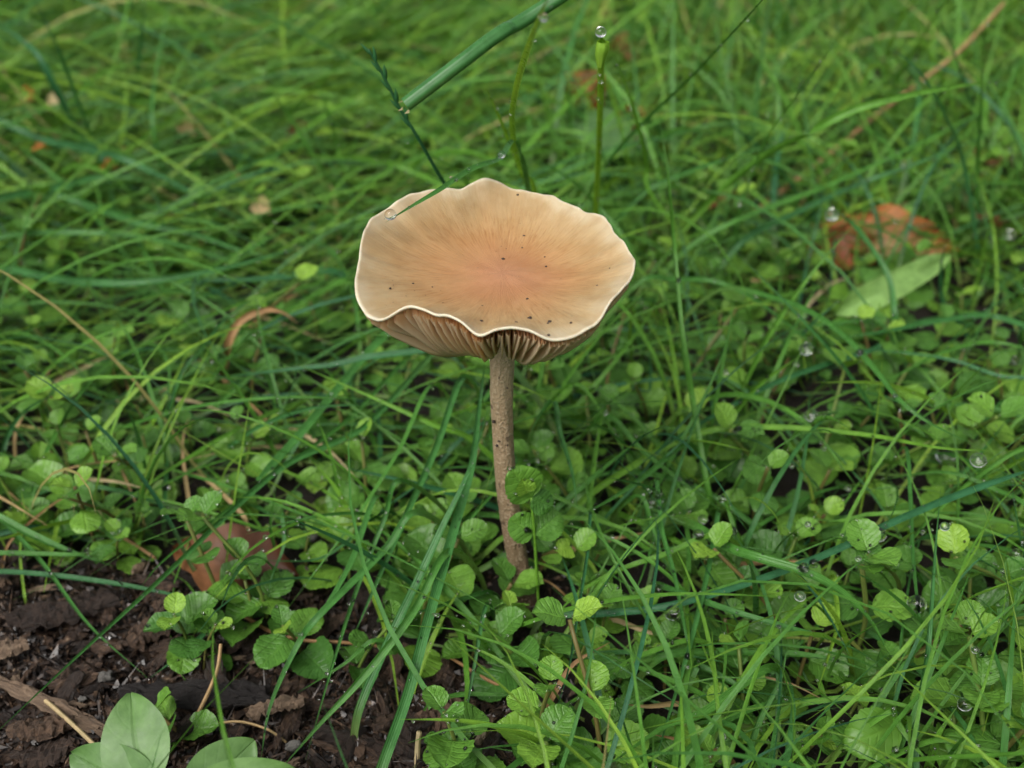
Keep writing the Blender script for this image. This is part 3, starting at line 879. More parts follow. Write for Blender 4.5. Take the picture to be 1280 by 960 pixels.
# dry stalks
stalk('dry_stalk', 'long reddish straw stalk slanting up through the lawn behind the orange leaf', 'stalk',
      [P(930, 275, -.003), P(967, 247, .006), P(1029, 199, .02), P(1087, 151, .032), P(1149, 103, .045), P(1201, 62, .058), P(1256, 3, .075)], .0013, .0009, M_STRAW, .12)
stalk('dry_stalk', 'pale broken straw pointing at the broad seedling leaf', 'stalk', [P(-15, 850, .003), P(40, 865, .004), P(85, 900, .007), P(132, 945, .012)], .0006, .0005, M_STRAW, .7)
stalk('dry_stalk', 'bent brown straw standing on the soil over the small seedling sprig', 'stalk', [P(247, 893, .004), P(262, 862, .008), P(272, 835, .012), P(276, 805, .015)], .0005, .0004, M_STRAW, .35)
stalk('dry_stalk', 'thin pinkish runner trailing over the soil below the dead leaf', 'stalk', [P(305, 770, .005), P(340, 790, .005), P(380, 800, .006), P(430, 803, .006), P(480, 808, .004)], .0005, .0004, M_STRAW, .0)
stalk('dry_stalk', 'pale straw upright in the soil below the wide wet blades', 'stalk', [P(521, 965, .002), P(522, 935, .006), P(524, 915, .010)], .0007, .0006, M_STRAW, .8)
stalk('dry_stalk', 'thin wiry straw looped on the soil beside the pale wood chip', 'stalk', [P(265, 905, .004), P(300, 902, .006), P(335, 912, .005), P(358, 928, .003)], .0003, .0003, M_STRAW, .5)
stalk('dry_stalk', 'reddish runner stem crossing the soil behind the mushroom base', 'stalk', [P(560, 820, .003), P(610, 850, .004), P(640, 862, .003)], .0004, .0004, M_STRAW, .0)
stalk('dry_stalk', 'fine brown straw leaning behind the mushroom base', 'stalk', [P(665, 720, .004), P(690, 730, .012), P(715, 752, .006)], .0003, .0003, M_STRAW, .1)
stalk('dry_stalk', 'brown rib of a fallen leaf along the edge of the soil', 'stalk', [P(100, 655, .005), P(150, 670, .006), P(195, 698, .004)], .0006, .0004, M_STRAW, .1)
# curled brown wisp
hero_blade([(282,455),(285,430),(300,402),(330,388),(352,390),(372,404)], .012,.03,2.2,.05,'curled brown withered blade arching beside the level glossy blade', mat=M_STRAW, name='withered_blade', group=None, arch=.01, taper=.3, keep=False)
for i, pp in enumerate([[(640,45),(600,10),(585,-20)], [(850,880),(810,883),(780,880)], [(900,940),(850,925),(815,918)], [(20,360),(-10,385)], [(238,640),(228,560),(236,520)], [(300,640),(258,600),(232,590)], [(1180,215),(1200,240),(1222,262)], [(360,560),(310,560),(230,575)],
                        [(770,775),(810,790),(860,800)], [(150,180),(190,230),(250,260)], [(1090,300),(1120,260),(1160,250)], [(905,330),(940,350),(1000,345)]]):
    hero_blade(pp, .008, .014, 1.3, random.random(), 'dry tan blade of old grass lying in the turf', mat=M_STRAW, name='withered_blade', group=None, keep=False)['group'] = 'dry blades lying in the turf'

r_d = np.random.default_rng(77)
for i in range(34):
    px = r_d.uniform(0, 1280); py = r_d.uniform(330, 900)
    if i < 16: px, py = r_d.uniform(0, 440), r_d.uniform(370, 640)
    if py > 690 and px < 660 or 430 < px < 800 and py < 470 or 590 < px < 690: continue
    a = r_d.uniform(-1.2, 1.2); L = r_d.uniform(25, 75)
    c, d = L * math.cos(a), L * math.sin(a)
    h = r_d.uniform(.010, .022)
    hero_blade([(px - c, py - d), (px + r_d.normal() * 6, py - r_d.uniform(2, 12)), (px + c, py + d)], h * .6, h, r_d.uniform(.7, 1.5), r_d.random(),
               'dead brown blade of old grass %s' % where(P(px, py, .01).x, P(px, py, .01).y), mat=M_STRAW, name='withered_blade', group=None, keep=False)['group'] = 'dry blades lying in the turf'

# ------------------------------------------------------------------ broad leaves
def sheet_leaf(name, p0, p1, width, mat, rnd, parent=None, ref=(0, -0.5, 0.85), curl=0.2, arch=0.1, shape='oval', wave=0.03, seed=1, nt=26, nu=10, rndspan=0.0, edge_noise=0.0):
    p0, p1 = Vector(p0), Vector(p1)
    T = (p1 - p0); L = T.length; T.normalize()
    side = T.cross(Vector(ref)).normalized(); nor = side.cross(T)
    r = np.random.default_rng(seed)
    ph = r.random(6) * 6.28
    vs, al, ac, rn = [], [], [], []
    for i in range(nt + 1):
        t = i / nt
        tt = min(max(t, 0.004), 0.996)
        if shape == 'oval': w = math.sin(math.pi * tt ** 0.85) ** 0.62
        elif shape == 'strap': w = min(1, (tt / 0.10) ** 0.5 * 0.9) * min(1, ((1 - tt) / 0.22) ** 0.6) * (0.85 + 0.15 * math.sin(tt * 5))
        else: w = math.sin(math.pi * tt) ** 0.8 * (1 + 0.12 * math.sin(tt * 19 + ph[0]))
        for j in range(nu + 1):
            u = -1 + 2 * j / nu
            ww = w * (1 + edge_noise * (math.sin(t * 31 + u * 3 + ph[1]) + math.sin(t * 57 + ph[2])) * abs(u))
            z = curl * width * u * u * (0.6 + 0.4 * math.sin(3 * t + ph[3])) + arch * L * math.sin(math.pi * t) + wave * width * math.sin(7 * t + 2.5 * u + ph[4]) + wave * 0.6 * width * math.sin(13 * t - 4 * u + ph[5]) - 0.04 * width * (1 - abs(u))
            vs.append(p0 + T * (L * t) + side * (u * ww * width / 2) + nor * z)
            al.append(t); ac.append(u); rn.append(min(1, max(0, rnd + rndspan * (math.sin(t * 5 + ph[0]) * 0.5 + 0.5 * u))))
    q = []
    m = nu + 1
    for i in range(nt):
        for j in range(nu):
            q.append((i * m + j, i * m + j + 1, (i + 1) * m + j + 1, (i + 1) * m + j))
    org = parent.location if parent else p0
    me = mesh_np(name, np.array([tuple(v) for v in vs]) - np.array(org), q, mat, {'along': al, 'across': ac, 'rnd': rn})
    o = link(name, me, parent)
    if not parent: o.location = p0
    return o
def tag(o, label, cat, group=None):
    o['label'] = label; o['category'] = cat
    if group: o['group'] = group
    return o

tag(sheet_leaf('dead_leaf', P(218, 688, .006), P(376, 722, .006), .019, M_DEAD, .25, curl=.30, arch=.05, shape='ragged', wave=.03, seed=3, rndspan=.5, edge_noise=.03),
    'curled brown dead leaf lying under the sprigs at the soil edge', 'dead leaf')
tag(sheet_leaf('dead_leaf', P(1015, 280, .014), P(1200, 312, .010), .021, M_ORANGE, .5, curl=-.25, arch=.14, shape='ragged', wave=.05, seed=5, rndspan=.7, ref=(0, -.75, .65)),
    'large orange dead leaf lying beyond the pale strap leaf', 'dead leaf')
tag(sheet_leaf('dead_leaf', P(1000, 305, .008), P(1110, 318, .008), .018, M_ORANGE, .05, curl=.2, arch=.05, shape='ragged', wave=.05, seed=15, rndspan=.2, ref=(0, -.75, .65)),
    'dull red dead leaf tucked beside the large orange one', 'dead leaf')
tag(sheet_leaf('dead_leaf', P(706, 98, .03), P(752, 150, .02), .022, M_ORANGE, .25, curl=.6, arch=.1, shape='ragged', seed=8, rndspan=.3, ref=(.3, -.9, .4)),
    'curled rusty dead leaf beside the drop-tipped stem', 'dead leaf')
tag(sheet_leaf('dead_leaf', P(765, 180, .02), P(788, 140, .03), .016, M_ORANGE, .55, curl=.5, arch=.1, shape='ragged', seed=9, rndspan=.3, ref=(.3, -.9, .4)),
    'small rusty dead leaf standing behind the drop-tipped stem', 'dead leaf')
tag(sheet_leaf('dead_leaf', P(762, 65, .025), P(792, 82, .025), .014, M_DEAD, .9, curl=.5, arch=.2, shape='ragged', seed=10, ref=(.3, -.9, .4)),
    'pale tan dead leaf above the curled rusty one', 'dead leaf')
for i, (a, b, w, r, mt) in enumerate([((60,130),(82,127),.010,.8,M_STRAW), ((30,122),(48,124),.010,.5,M_ORANGE), ((45,180),(62,186),.009,.5,M_ORANGE), ((228,158),(246,170),.010,.6,M_STRAW), ((365,165),(385,172),.012,.1,M_DEAD), ((322,255),(338,268),.008,.6,M_STRAW), ((130,205),(148,212),.008,.5,M_ORANGE),
                                   ((1215,195),(1245,215),.014,.3,M_DEAD), ((930,70),(952,78),.012,.3,M_DEAD), ((740,20),(760,28),.014,.2,M_DEAD), ((890,250),(915,262),.014,.4,M_DEAD), ((1230,275),(1250,285),.012,.4,M_DEAD)]):
    o = sheet_leaf('dead_leaf', P(*a, .018), P(*b, .022), w, mt, r, curl=.3, shape='ragged', seed=20 + i, nt=10, nu=5, ref=(0, -.8, .6))
    tag(o, 'scrap of withered leaf caught between blades in the far lawn', 'dead leaf', 'withered leaf scraps in the far lawn')
tag(sheet_leaf('strap_leaf', P(1046, 392, .022), P(1189, 318, .032), .0098, M_STRAP, .75, curl=.10, arch=.10, shape='strap', wave=.05, seed=4, ref=(-.15, -.85, .5)),
    'pale green strap-shaped leaf with rounded tip lying among the creeper', 'leaf')
tag(sheet_leaf('broad_leaf', P(790, 195, .03), P(725, 150, .03), .02, M_BROAD, .1, curl=.1, arch=.12, seed=14, ref=(0, -.8, .5)),
    'dull grey-green broad leaf below the curled rusty leaf', 'leaf')
tag(sheet_leaf('broad_leaf', P(1120, 905, .016), P(1052, 935, .014), .011, M_LEAF, .4, curl=.15, arch=.15, seed=24, ref=(0, -.6, .8), edge_noise=.03),
    'broad downy leaf tipped over at the foot of the creeper', 'leaf')

sd_root = thing('seedling', 'seedling with large smooth pale green oval leaves on the bare soil', 'seedling', P(200, 1010, .0))
for p0, p1, w, r, s in [(P(180, 990, .020), P(162, 866, .030), .0142, .62, 1), (P(205, 1000, .018), P(88, 942, .022), .0130, .45, 2), (P(235, 1010, .018), P(318, 925, .024), .0125, .55, 3), (P(225, 1010, .020), P(372, 962, .028), .012, .75, 4)]:
    sheet_leaf('leaf', p0, p1, w, M_BROAD, r, sd_root, ref=(0, -.72, .68), curl=.05, arch=.06, seed=30 + s, wave=.012)
stm = [P(200, 1010, -.004), P(200, 1010, .012), P(190, 995, .019)]
link('stem', tube_mesh('seedling_stem', catmull(stm, 6), [.0011] * 13, 8, M_STEMG, .8, sd_root.location), sd_root)

# ------------------------------------------------------------------ creeping round-leaved plants
def leaf_grid(nt, nu, teeth, seed, cup=0.22):
    r = np.random.default_rng(seed)
    ph = r.random(4) * 6.28
    vs, al, ac = [], [], []
    for i in range(nt + 1):
        t = 0.5 - 0.5 * math.cos(math.pi * i / nt)
        c = max(0.0, 1 - (2 * t - 1) ** 2)
        w = 0.49 * c ** 0.47 * (1.03 - 0.06 * t)
        w = max(w, 0.05 if i == 0 else (0.10 if i == nt else 0))
        for j in range(nu + 1):
            u = -1 + 2 * j / nu
            tooth = 1 + (0.085 * abs(math.sin(math.pi * teeth * t)) - 0.045) * (abs(u) ** 4) * (1 if teeth else 0)
            x = u * w * tooth
            z = cup * (abs(u) ** 1.6) * w - 0.16 * t * t + 0.05 * t + 0.022 * math.sin(9 * t + 3 * u + ph[0]) + 0.018 * math.sin(16 * t - 7 * abs(u) + ph[1]) * abs(u)
            vs.append((x, t + 0.06 * abs(u) * (1 - 2 * t) * 0.5, z)); al.append(t); ac.append(u)
    m = nu + 1
    q = [(i * m + j, i * m + j + 1, (i + 1) * m + j + 1, (i + 1) * m + j) for i in range(nt) for j in range(nu)]
    return np.array(vs), np.array(q), np.array(al), np.array(ac)

LEAFM = []
for k in range(5):
    v, q, al, ac = leaf_grid(26, 6, [6, 8, 5, 9, 7][k], 50 + k, [0.18, 0.32, 0.45, -0.15, 0.6][k])
    LEAFM.append(mesh_np('creeper_leaf', v, q, M_LEAF, {'along': al, 'across': ac, 'rnd': np.full(len(v), 0.4)}))
LEAFT = []
for k in range(3):                                   # young top leaves, yellower
    v, q, al, ac = leaf_grid(22, 6, 6, 60 + k, 0.3)
    LEAFT.append(mesh_np('young_leaf', v, q, M_LEAF, {'along': al, 'across': ac, 'rnd': np.full(len(v), 1.0)}))

def sprig_spec(r, big=1.0, h=None):
    """list of (loc, matrix3, size, young) for one plant, and its stem points"""
    h = h or r.uniform(0.010, 0.024)
    n = int(r.integers(2, 4))
    lean = np.array([r.normal() * 0.25, r.normal() * 0.25])
    a0 = r.uniform(0, math.pi)
    leaves = []
    for k in range(n + 1):
        f = (k + 0.8) / (n + 0.8)
        c = Vector((lean[0] * h * f * f, lean[1] * h * f * f, h * f))
        topk = k == n
        size = (0.0104 - 0.0016 * k) * r.uniform(0.7, 1.25) * big
        if topk: size = 0.0062 * r.uniform(0.8, 1.2) * big
        for s in (0, math.pi):
            a = a0 + k * math.pi / 2 + s + r.normal() * 0.22
            pit = r.uniform(-0.15, 0.65) if not topk else r.uniform(0.45, 0.95)
            R = Euler((pit, r.normal() * 0.18, a), 'XYZ').to_matrix()
            sz = size * r.uniform(0.85, 1.12)
            off = R @ Vector((0, sz * 0.12, 0))
            leaves.append((c + off, R, sz, topk))
    stem = [Vector((0, 0, -0.003)), Vector((lean[0] * h * .25, lean[1] * h * .25, h * 0.5)), Vector((lean[0] * h, lean[1] * h, h))]
    return leaves, stem

PROTO = []
r_s = np.random.default_rng(11)
for k in range(9):
    lv, st = sprig_spec(r_s, 1.0, [0.010, 0.013, 0.017, 0.021, 0.026, 0.031, 0.015, 0.020, 0.012][k])
    path = catmull(st, 4)
    sm_ = tube_mesh('creeper_stem', path, [0.00048] * len(path), 6, M_STEMG, 0.5, (0, 0, 0))
    PROTO.append((lv, sm_, st[-1].z))
CREEP = 'creeping plants with round leaves'
SPRIG_XY = []
def place_sprig(x, y, k, s, rz, label=None, tilt=(0, 0)):
    lv, sm_, h = PROTO[k]
    o = thing('creeping_plant', label or '%s creeping plant with paired round leaves %s' % ('short' if h * s < 0.0135 else 'taller' if h * s > 0.020 else 'small', where(x, y)), 'creeping plant', (x, y, float(gz(x, y))), None if label else CREEP)
    o.rotation_euler = (tilt[0], tilt[1], rz); o.scale = (s, s, s)
    link('stem', sm_, o)
    for i, (c, R, sz, young) in enumerate(lv):
        me = LEAFT[(i + k) % 3] if young else LEAFM[(i * 2 + k) % 5]
        lo = link('leaf', me, o)
        lo.location = c; lo.rotation_euler = R.to_euler(); lo.scale = (sz, sz, sz)
    SPRIG_XY.append((x, y))
    return o

def sprig_at(px, py, s=1.0, k=None, label=None, zt=None):
    """crown of the plant seen at (px, py)"""
    k = int(r_s.integers(0, 9)) if k is None else k
    h = PROTO[k][2] * s
    if zt: s = s; 
    p = P(px, py, h * 0.8)
    return place_sprig(p.x, p.y, k, s, r_s.uniform(0, 6.28), label, (r_s.normal() * 0.12, r_s.normal() * 0.12))

HS = [(620,738,1.15,1,'crinkled round-leaved sprig growing against the foot of the mushroom stem'), (650,812,1.25,0,'wide two-leaved sprig below the foot of the mushroom'),
      (722,808,.9,2,'single cupped sprig standing beside the wide two-leaved sprig'), (750,766,.8,3,None), (684,868,1.0,4,None), (688,930,1.3,1,'large scalloped sprig at the edge of the soil below the mushroom'), (760,882,1.1,5,None), (800,880,.8,2,None),
      (575,925,.9,3,None), (580,955,.9,0,'sprig on the bare soil below the wide wet blades'), (740,760,.7,6,None), (770,820,.8,7,None), (835,820,.9,6,None),
      (228,765,.85,3,'tiny sprig standing alone on the bark below the dead leaf'), (246,796,.7,3,None), (268,688,1.1,4,'bushy sprig growing up through the curled dead leaf'), (325,695,1.0,5,'sprig leaning over the end of the curled dead leaf'), (305,752,.9,2,None),
      (380,690,.85,1,None), (372,775,.9,2,'sprig beside the glossy blade that stands on the soil'), (430,675,1.0,3,None), (432,784,.85,4,None), (228,900,1.0,0,'sprig pushing up between the large oval seedling leaves'), (245,640,.7,2,None), (170,650,.7,3,None),
      (60,600,1.,3,None), (100,605,1.1,4,None), (150,600,.9,5,None), (40,640,1.0,1,None), (15,600,1.,2,None), (120,560,1.,4,None), (75,560,1.,7,None), (30,570,.9,6,None), (185,560,.9,2,None), (110,640,.9,0,None), (60,660,.8,1,None), (140,670,.7,3,None),
      (170,540,1,5,None), (60,480,1.1,4,None), (95,450,1.1,5,None), (130,430,1.1,3,None), (80,420,1.,4,None), (300,560,.9,3,None), (390,530,.9,2,None), (410,600,.9,1,None), (280,610,.8,6,None), (350,650,.8,0,None),
      (885,490,1.15,5,None), (930,435,1.15,4,None), (1040,520,1.1,5,None), (1100,435,1.1,4,None), (1225,490,1.25,5,None), (1265,530,1.2,4,None), (1110,480,1.1,3,None), (860,430,1.1,5,None), (900,410,1.1,4,None), (980,420,1.,3,None),
      (815,470,1.,4,None), (760,440,1.,5,None), (700,480,1.,3,None), (950,590,1.1,4,None), (1025,600,1.1,3,None), (930,540,1.,2,None), (1080,560,1.,5,None), (1140,540,1.,3,None), (1190,540,1.,4,None), (1260,600,1.,3,None), (1200,620,1.,2,None),
      (880,700,.9,2,None), (1090,722,1.35,4,'broad dewy sprig standing clear below the beaded blade'), (1155,668,1.2,5,None), (1150,755,1.15,4,'sprig whose leaf holds a large clear drop'), (1145,795,1.1,1,None), (1215,860,1.15,3,None), (1265,880,1.25,4,None), (915,790,1.,2,None), (945,850,1.,7,None), (905,870,.9,6,None),
      (1000,720,1.,5,None), (980,700,1.,3,None), (1260,930,1.2,2,None), (1195,935,1.,0,None), (870,920,.9,1,None), (890,945,.9,2,None), (700,560,1.1,3,None), (690,600,1.1,1,None), (730,590,1.,4,None), (745,650,1.1,0,None), (560,620,1.,3,None), (540,660,1.,2,None), (500,700,.9,1,None), (590,660,1.,6,None),
      (580,560,1.,4,None), (840,640,1,3,None), (1020,650,1,2,None), (1230,750,1,3,None), (1200,700,1,1,None)]
for px, py, s, k, lb in HS:
    sprig_at(px, py, s, k, lb)
# the sprig in front of the stem, at its middle
def tall_sprig():
    base = D(676, 800, .2035); base.z = float(gz(base.x, base.y))
    o = thing('creeping_plant', 'tall sprig whose round leaves cover the middle of the mushroom stem', 'creeping plant', base)
    nodes = [D(668, 668, .2035), D(664, 622, .2045)]
    path = catmull([base - Vector((0, 0, .003)), D(672, 735, .2030), nodes[0], nodes[1]], 6)
    link('stem', tube_mesh('creeper_stem', path, [.0004] * len(path), 6, M_BLADE, .75, base), o)
    for nd, tip, sz, young, me in [(nodes[1], D(634, 578, .2035), .0098, 0, LEAFM[1]), (nodes[1], D(694, 634, .205), .0065, 0, LEAFM[3]), (nodes[0], D(632, 646, .2025), .0078, 0, LEAFM[0]), (nodes[0], D(704, 640, .208), .0085, 0, LEAFM[3]),
                                   (nodes[1] + Vector((-.001, -.001, .002)), D(650, 588, .2015), .0050, 1, LEAFT[0])]:
        d = (tip - nd).normalized()
        x = d.cross(Vector((0.1, -0.75, 0.65))).normalized(); z = x.cross(d)
        lo = link('leaf', me, o)
        M = Matrix((x, d, z)).transposed()
        lo.location = nd - base; lo.rotation_euler = M.to_euler(); lo.scale = (sz, sz, sz)
    SPRIG_XY.append((base.x, base.y))
tall_sprig()

SOIL_PX = [(-60, 705), (60, 712), (180, 705), (235, 745), (330, 745), (400, 735), (455, 760), (480, 830), (545, 825), (640, 850), (650, 1000), (-60, 1000)]
SOIL_W = np.array([tuple(P(x, y, 0.0))[:2] for x, y in SOIL_PX])
SOIL_W2 = np.concatenate([SOIL_W[:-2], [[0.004, 0.10], [-0.35, 0.05], [-0.35, 0.20]]])
def inside(x, y, poly):
    x = np.asarray(x); y = np.asarray(y)
    c = np.zeros(x.shape, bool)
    n = len(poly)
    for i in range(n):
        x1, y1 = poly[i]; x2, y2 = poly[(i + 1) % n]
        with np.errstate(divide='ignore', invalid='ignore'):
            c ^= ((y1 > y) != (y2 > y)) & (x < (x2 - x1) * (y - y1) / (y2 - y1 + 1e-12) + x1)
    return c
def keep_clear(x, y):                      # foot of the mushroom
    return np.hypot(x - 0.003, y - MY + .006) < 0.013

tries = 0
while len(SPRIG_XY) < 285 and tries < 9000:
    tries += 1
    y = 0.155 + 0.29 * r_s.random() ** 1.1
    x = r_s.uniform(-1, 1) * (0.13 + 0.42 * (y - 0.155))
    px, py, dep = proj((x, y, 0.012))
    if not (-25 < px < 1305 and 0 < py < 990): continue
    if inside(x, y, SOIL_W2) or keep_clear(x, y): continue
    if np.min(np.hypot(*(np.array(SPRIG_XY) - (x, y)).T)) < 0.0125: continue
    if px < 640 and py < 560 and r_s.random() < 0.35: continue
    k = int(r_s.integers(0, 9))
    qx, qy, _ = proj((x, y, PROTO[k][2] + .004))
    if 590 < qx < 690 and qy < 760 and y < MY: continue
    place_sprig(x, y, k, r_s.uniform(0.65, 1.2), r_s.uniform(0, 6.28), None, (r_s.normal() * 0.15, r_s.normal() * 0.15))

# ground cover farther out, past counting
def cover(n):
    v0, q0, al0, ac0 = leaf_grid(6, 4, 0, 70, 0.28)
    Vs, As, Bs, Rs_, Q = [], [], [], [], []
    cnt = 0
    made = 0
    while made < n:
        y = r_s.uniform(-0.25, 1.35); x = r_s.uniform(-0.85, 0.85)
        px, py, dep = proj((x, y, 0.012))
        infr = dep > 0 and -10 < px < 1290 and 0 < py < 970
        if infr and y < 0.37: continue
        if inside(x, y, SOIL_W2): continue
        patch = math.sin(14 * x + 2.0) * math.sin(11 * y + 1) + 0.5 * math.sin(31 * x + 17 * y)
        if r_s.random() > 0.62 + 0.45 * patch: continue
        made += 1
        lv, st = sprig_spec(r_s, r_s.uniform(0.85, 1.2))
        g = float(gz(x, y))
        tint = r_s.random()
        for c, R, sz, young in lv:
            if dep > 0 and not infr and r_s.random() < .3: continue
            M = np.array(R) * sz
            Vs.append(v0 @ M.T + np.array((x + c.x, y + c.y, g + c.z)))
            Q.append(q0 + cnt); cnt += len(v0)
            Rs_.append(np.full(len(v0), min(1, 0.25 * r_s.random() + 0.6 * tint + (0.25 if young else 0)), dtype=np.float32))
    V = np.concatenate(Vs); k = len(Vs)
    me = mesh_np('ground_cover', V, np.concatenate(Q), M_LEAFS, {'along': np.tile(al0, k), 'across': np.tile(ac0, k), 'rnd': np.concatenate(Rs_)})
    link('ground_cover', me, kind='stuff', label='mat of small round green leaves filling the lawn farther off')
cover(2600)

# ------------------------------------------------------------------ grass: counted blades near by, one mass beyond
def grow(n, r, region, lean_x=None):
    """vectorised arching blades; returns points (n, m, 3), side (n, 3), width (n)"""
    m = 9
    x, y, L, w, el, curv, az = region
    t = np.linspace(0, 1, m)
    e = el[:, None] - curv[:, None] * t[None] ** 1.3
    ds = (L / (m - 1))[:, None]
    hx = np.cumsum(np.concatenate([np.zeros((n, 1)), np.cos(e[:, 1:]) * ds], 1), 1)
    hz = np.cumsum(np.concatenate([np.zeros((n, 1)), np.sin(e[:, 1:]) * ds], 1), 1)
    bend = r.normal(size=n) * 0.35
    azt = az[:, None] + bend[:, None] * t[None]
    X = x[:, None] + hx * np.cos(azt); Y = y[:, None] + hx * np.sin(azt); Z = gz(x, y)[:, None] - 0.002 + hz
    Z = np.maximum(Z, 0.004)
    return np.stack([X, Y, Z], -1), azt

def ok_blades(pts):
    px, py, dep = proj(pts)
    infr = (dep > 0) & (px > -20) & (px < 1300) & (py > -20) & (py < 980)
    near = infr & (dep < 0.185)
    cap = (px > 430) & (px < 805) & (py > 215) & (py < 465) & (dep > 0) & (pts[..., 1] < 0.262)
    stem = (px > 600) & (px < 685) & (py > 430) & (py < 770) & (dep > 0) & (pts[..., 1] < MY + 0.004)
    lens = (pts[..., 1] < .40) & (pts[..., 2] > .085)
    strap = (px > 1045) & (px < 1200) & (py > 312) & (py < 398) & (py < 398 - (px - 1050) * .12) & (py > 372 - (px - 1050) * .42) & (dep > 0) & (pts[..., 1] < .36)
    high = infr & (pts[..., 1] < .44) & (pts[..., 2] > .068)
    return ~(near | cap | stem | lens | high | strap).any(1)

def sample(n, r, y0, y1, xw, ypow=1.0):
    y = y0 + (y1 - y0) * r.random(n) ** ypow
    x = r.uniform(-1, 1, n) * xw(y)
    combed = (x < 0.0 + 0.1 * (y - .3)) & (y > 0.27)
    L = r.gamma(9, 0.0068, n) + 0.012
    L = np.where(y > 0.4, L * 1.25, L) * np.where(combed, 1.3, 1.0)
    w = np.minimum(r.gamma(7, 0.00020, n) + 0.0004, 0.0024)
    el = np.where(combed, r.uniform(0.25, 0.95, n), r.uniform(0.55, 1.5, n))
    curv = np.where(combed, r.uniform(0.3, 1.5, n), r.uniform(0.2, 2.1, n))
    az = np.where(combed, r.choice([0.0, 0.0, math.pi, -0.5], n) + r.normal(size=n) * 0.55, r.uniform(0, 2 * math.pi, n))
    return x, y, L, w, el, curv, az

def blades_mesh(pts, azt, w, rnd, name, mat):
    n, m, _ = pts.shape
    t = np.linspace(0, 1, m)
    T = np.gradient(pts, axis=1)
    T /= np.linalg.norm(T, axis=2, keepdims=True) + 1e-9
    roll = rng.normal(size=n) * 0.5
    s0 = np.stack([-np.sin(azt), np.cos(azt), np.zeros_like(azt)], -1)
    nn = np.cross(s0, T)
    side = s0 * np.cos(roll)[:, None, None] + nn * np.sin(roll)[:, None, None]
    nor = np.cross(side, T)
    nor *= np.sign(nor[..., 2:3] + 1e-6)
    wp = (1 - np.clip((t - 0.35) / 0.65, 0, 1) ** 1.8) * 0.94 + 0.06
    W = w[:, None] * wp[None]
    a = pts - side * (W / 2)[..., None]; c = pts + side * (W / 2)[..., None]; b = pts - nor * (W * 0.22)[..., None]
    V = np.stack([a, b, c], 2).reshape(-1, 3)
    base = (np.arange(n) * m * 3)[:, None] + (np.arange(m - 1) * 3)[None]
    q = np.stack([np.stack([base, base + 1, base + 4, base + 3], -1), np.stack([base + 1, base + 2, base + 5, base + 4], -1)], 2).reshape(-1, 4)
    al = np.tile(np.repeat(t, 3), n); ac = np.tile([-1, 0, 1], n * m)
    return mesh_np(name, V, q, mat, {'along': al, 'across': ac, 'rnd': np.repeat(rnd, m * 3)})

r_g = np.random.default_rng(23)
# counted ones
need = 300 - len(HERO)
reg = sample(1600, r_g, 0.15, 0.42, lambda y: 0.13 + 0.42 * (y - 0.15))
pts, azt = grow(1600, r_g, reg)
ok = ok_blades(pts) & ~keep_clear(reg[0], reg[1])
ok &= ~(inside(reg[0], reg[1], SOIL_W2) & (r_g.random(1600) < 0.97))
idx = np.nonzero(ok)[0][:max(need, 0)]
for i in idx:
    rnd = float(np.clip(r_g.normal(0.48, 0.22), 0.02, 0.86))
    path = catmull([Vector(p) for p in pts[i][::2]], 4)
    me = blade_mesh('grass_shoot', path, reg[3][i] * 0.7, M_BLADE, rnd, twist=random.uniform(-.8, .8))
    o = link('grass_shoot', me, None, label=blade_label(rnd, reg[3][i] * 700, path), category='grass blade', group=GB)
    o.location = path[0]
    HERO.append(np.array([tuple(p) for p in path]))
# the mass
def mass(n, y0, y1, xw, keep_front, name, lab, dens=None):
    reg = sample(n, r_g, y0, y1, xw)
    pts, azt = grow(n, r_g, reg)
    ok = ok_blades(pts) & ~keep_clear(reg[0], reg[1])
    ok &= ~inside(reg[0], reg[1], SOIL_W2)
    px, py, dep = proj(np.stack([reg[0], reg[1], np.zeros(n)], -1))
    infr = (dep > 0) & (px > 0) & (px < 1280) & (py > 0) & (py < 960) & (reg[1] < 0.40)
    ok &= ~(infr & (r_g.random(n) > keep_front))
    i = np.nonzero(ok)[0]
    rnd = np.clip(r_g.normal(0.50, 0.25, n), 0.0, 0.93)
    rnd = np.where(r_g.random(n) < 0.007, 1.0, rnd)
    rnd = np.clip(rnd + 0.14 * np.clip((reg[1] - .38) / .2, 0, 1) * (rnd < .9), 0, 1.0)  # farther blades tinted lighter and yellower: brighter light out there painted into their colour
    return pts[i], azt[i], reg[3][i] * (1 - 0.38 * (reg[1][i] < .4)), rnd[i]
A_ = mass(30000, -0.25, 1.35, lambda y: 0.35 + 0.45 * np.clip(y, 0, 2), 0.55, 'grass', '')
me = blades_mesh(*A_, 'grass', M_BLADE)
link('grass', me, kind='stuff', label='dense green lawn grass running into the distance')

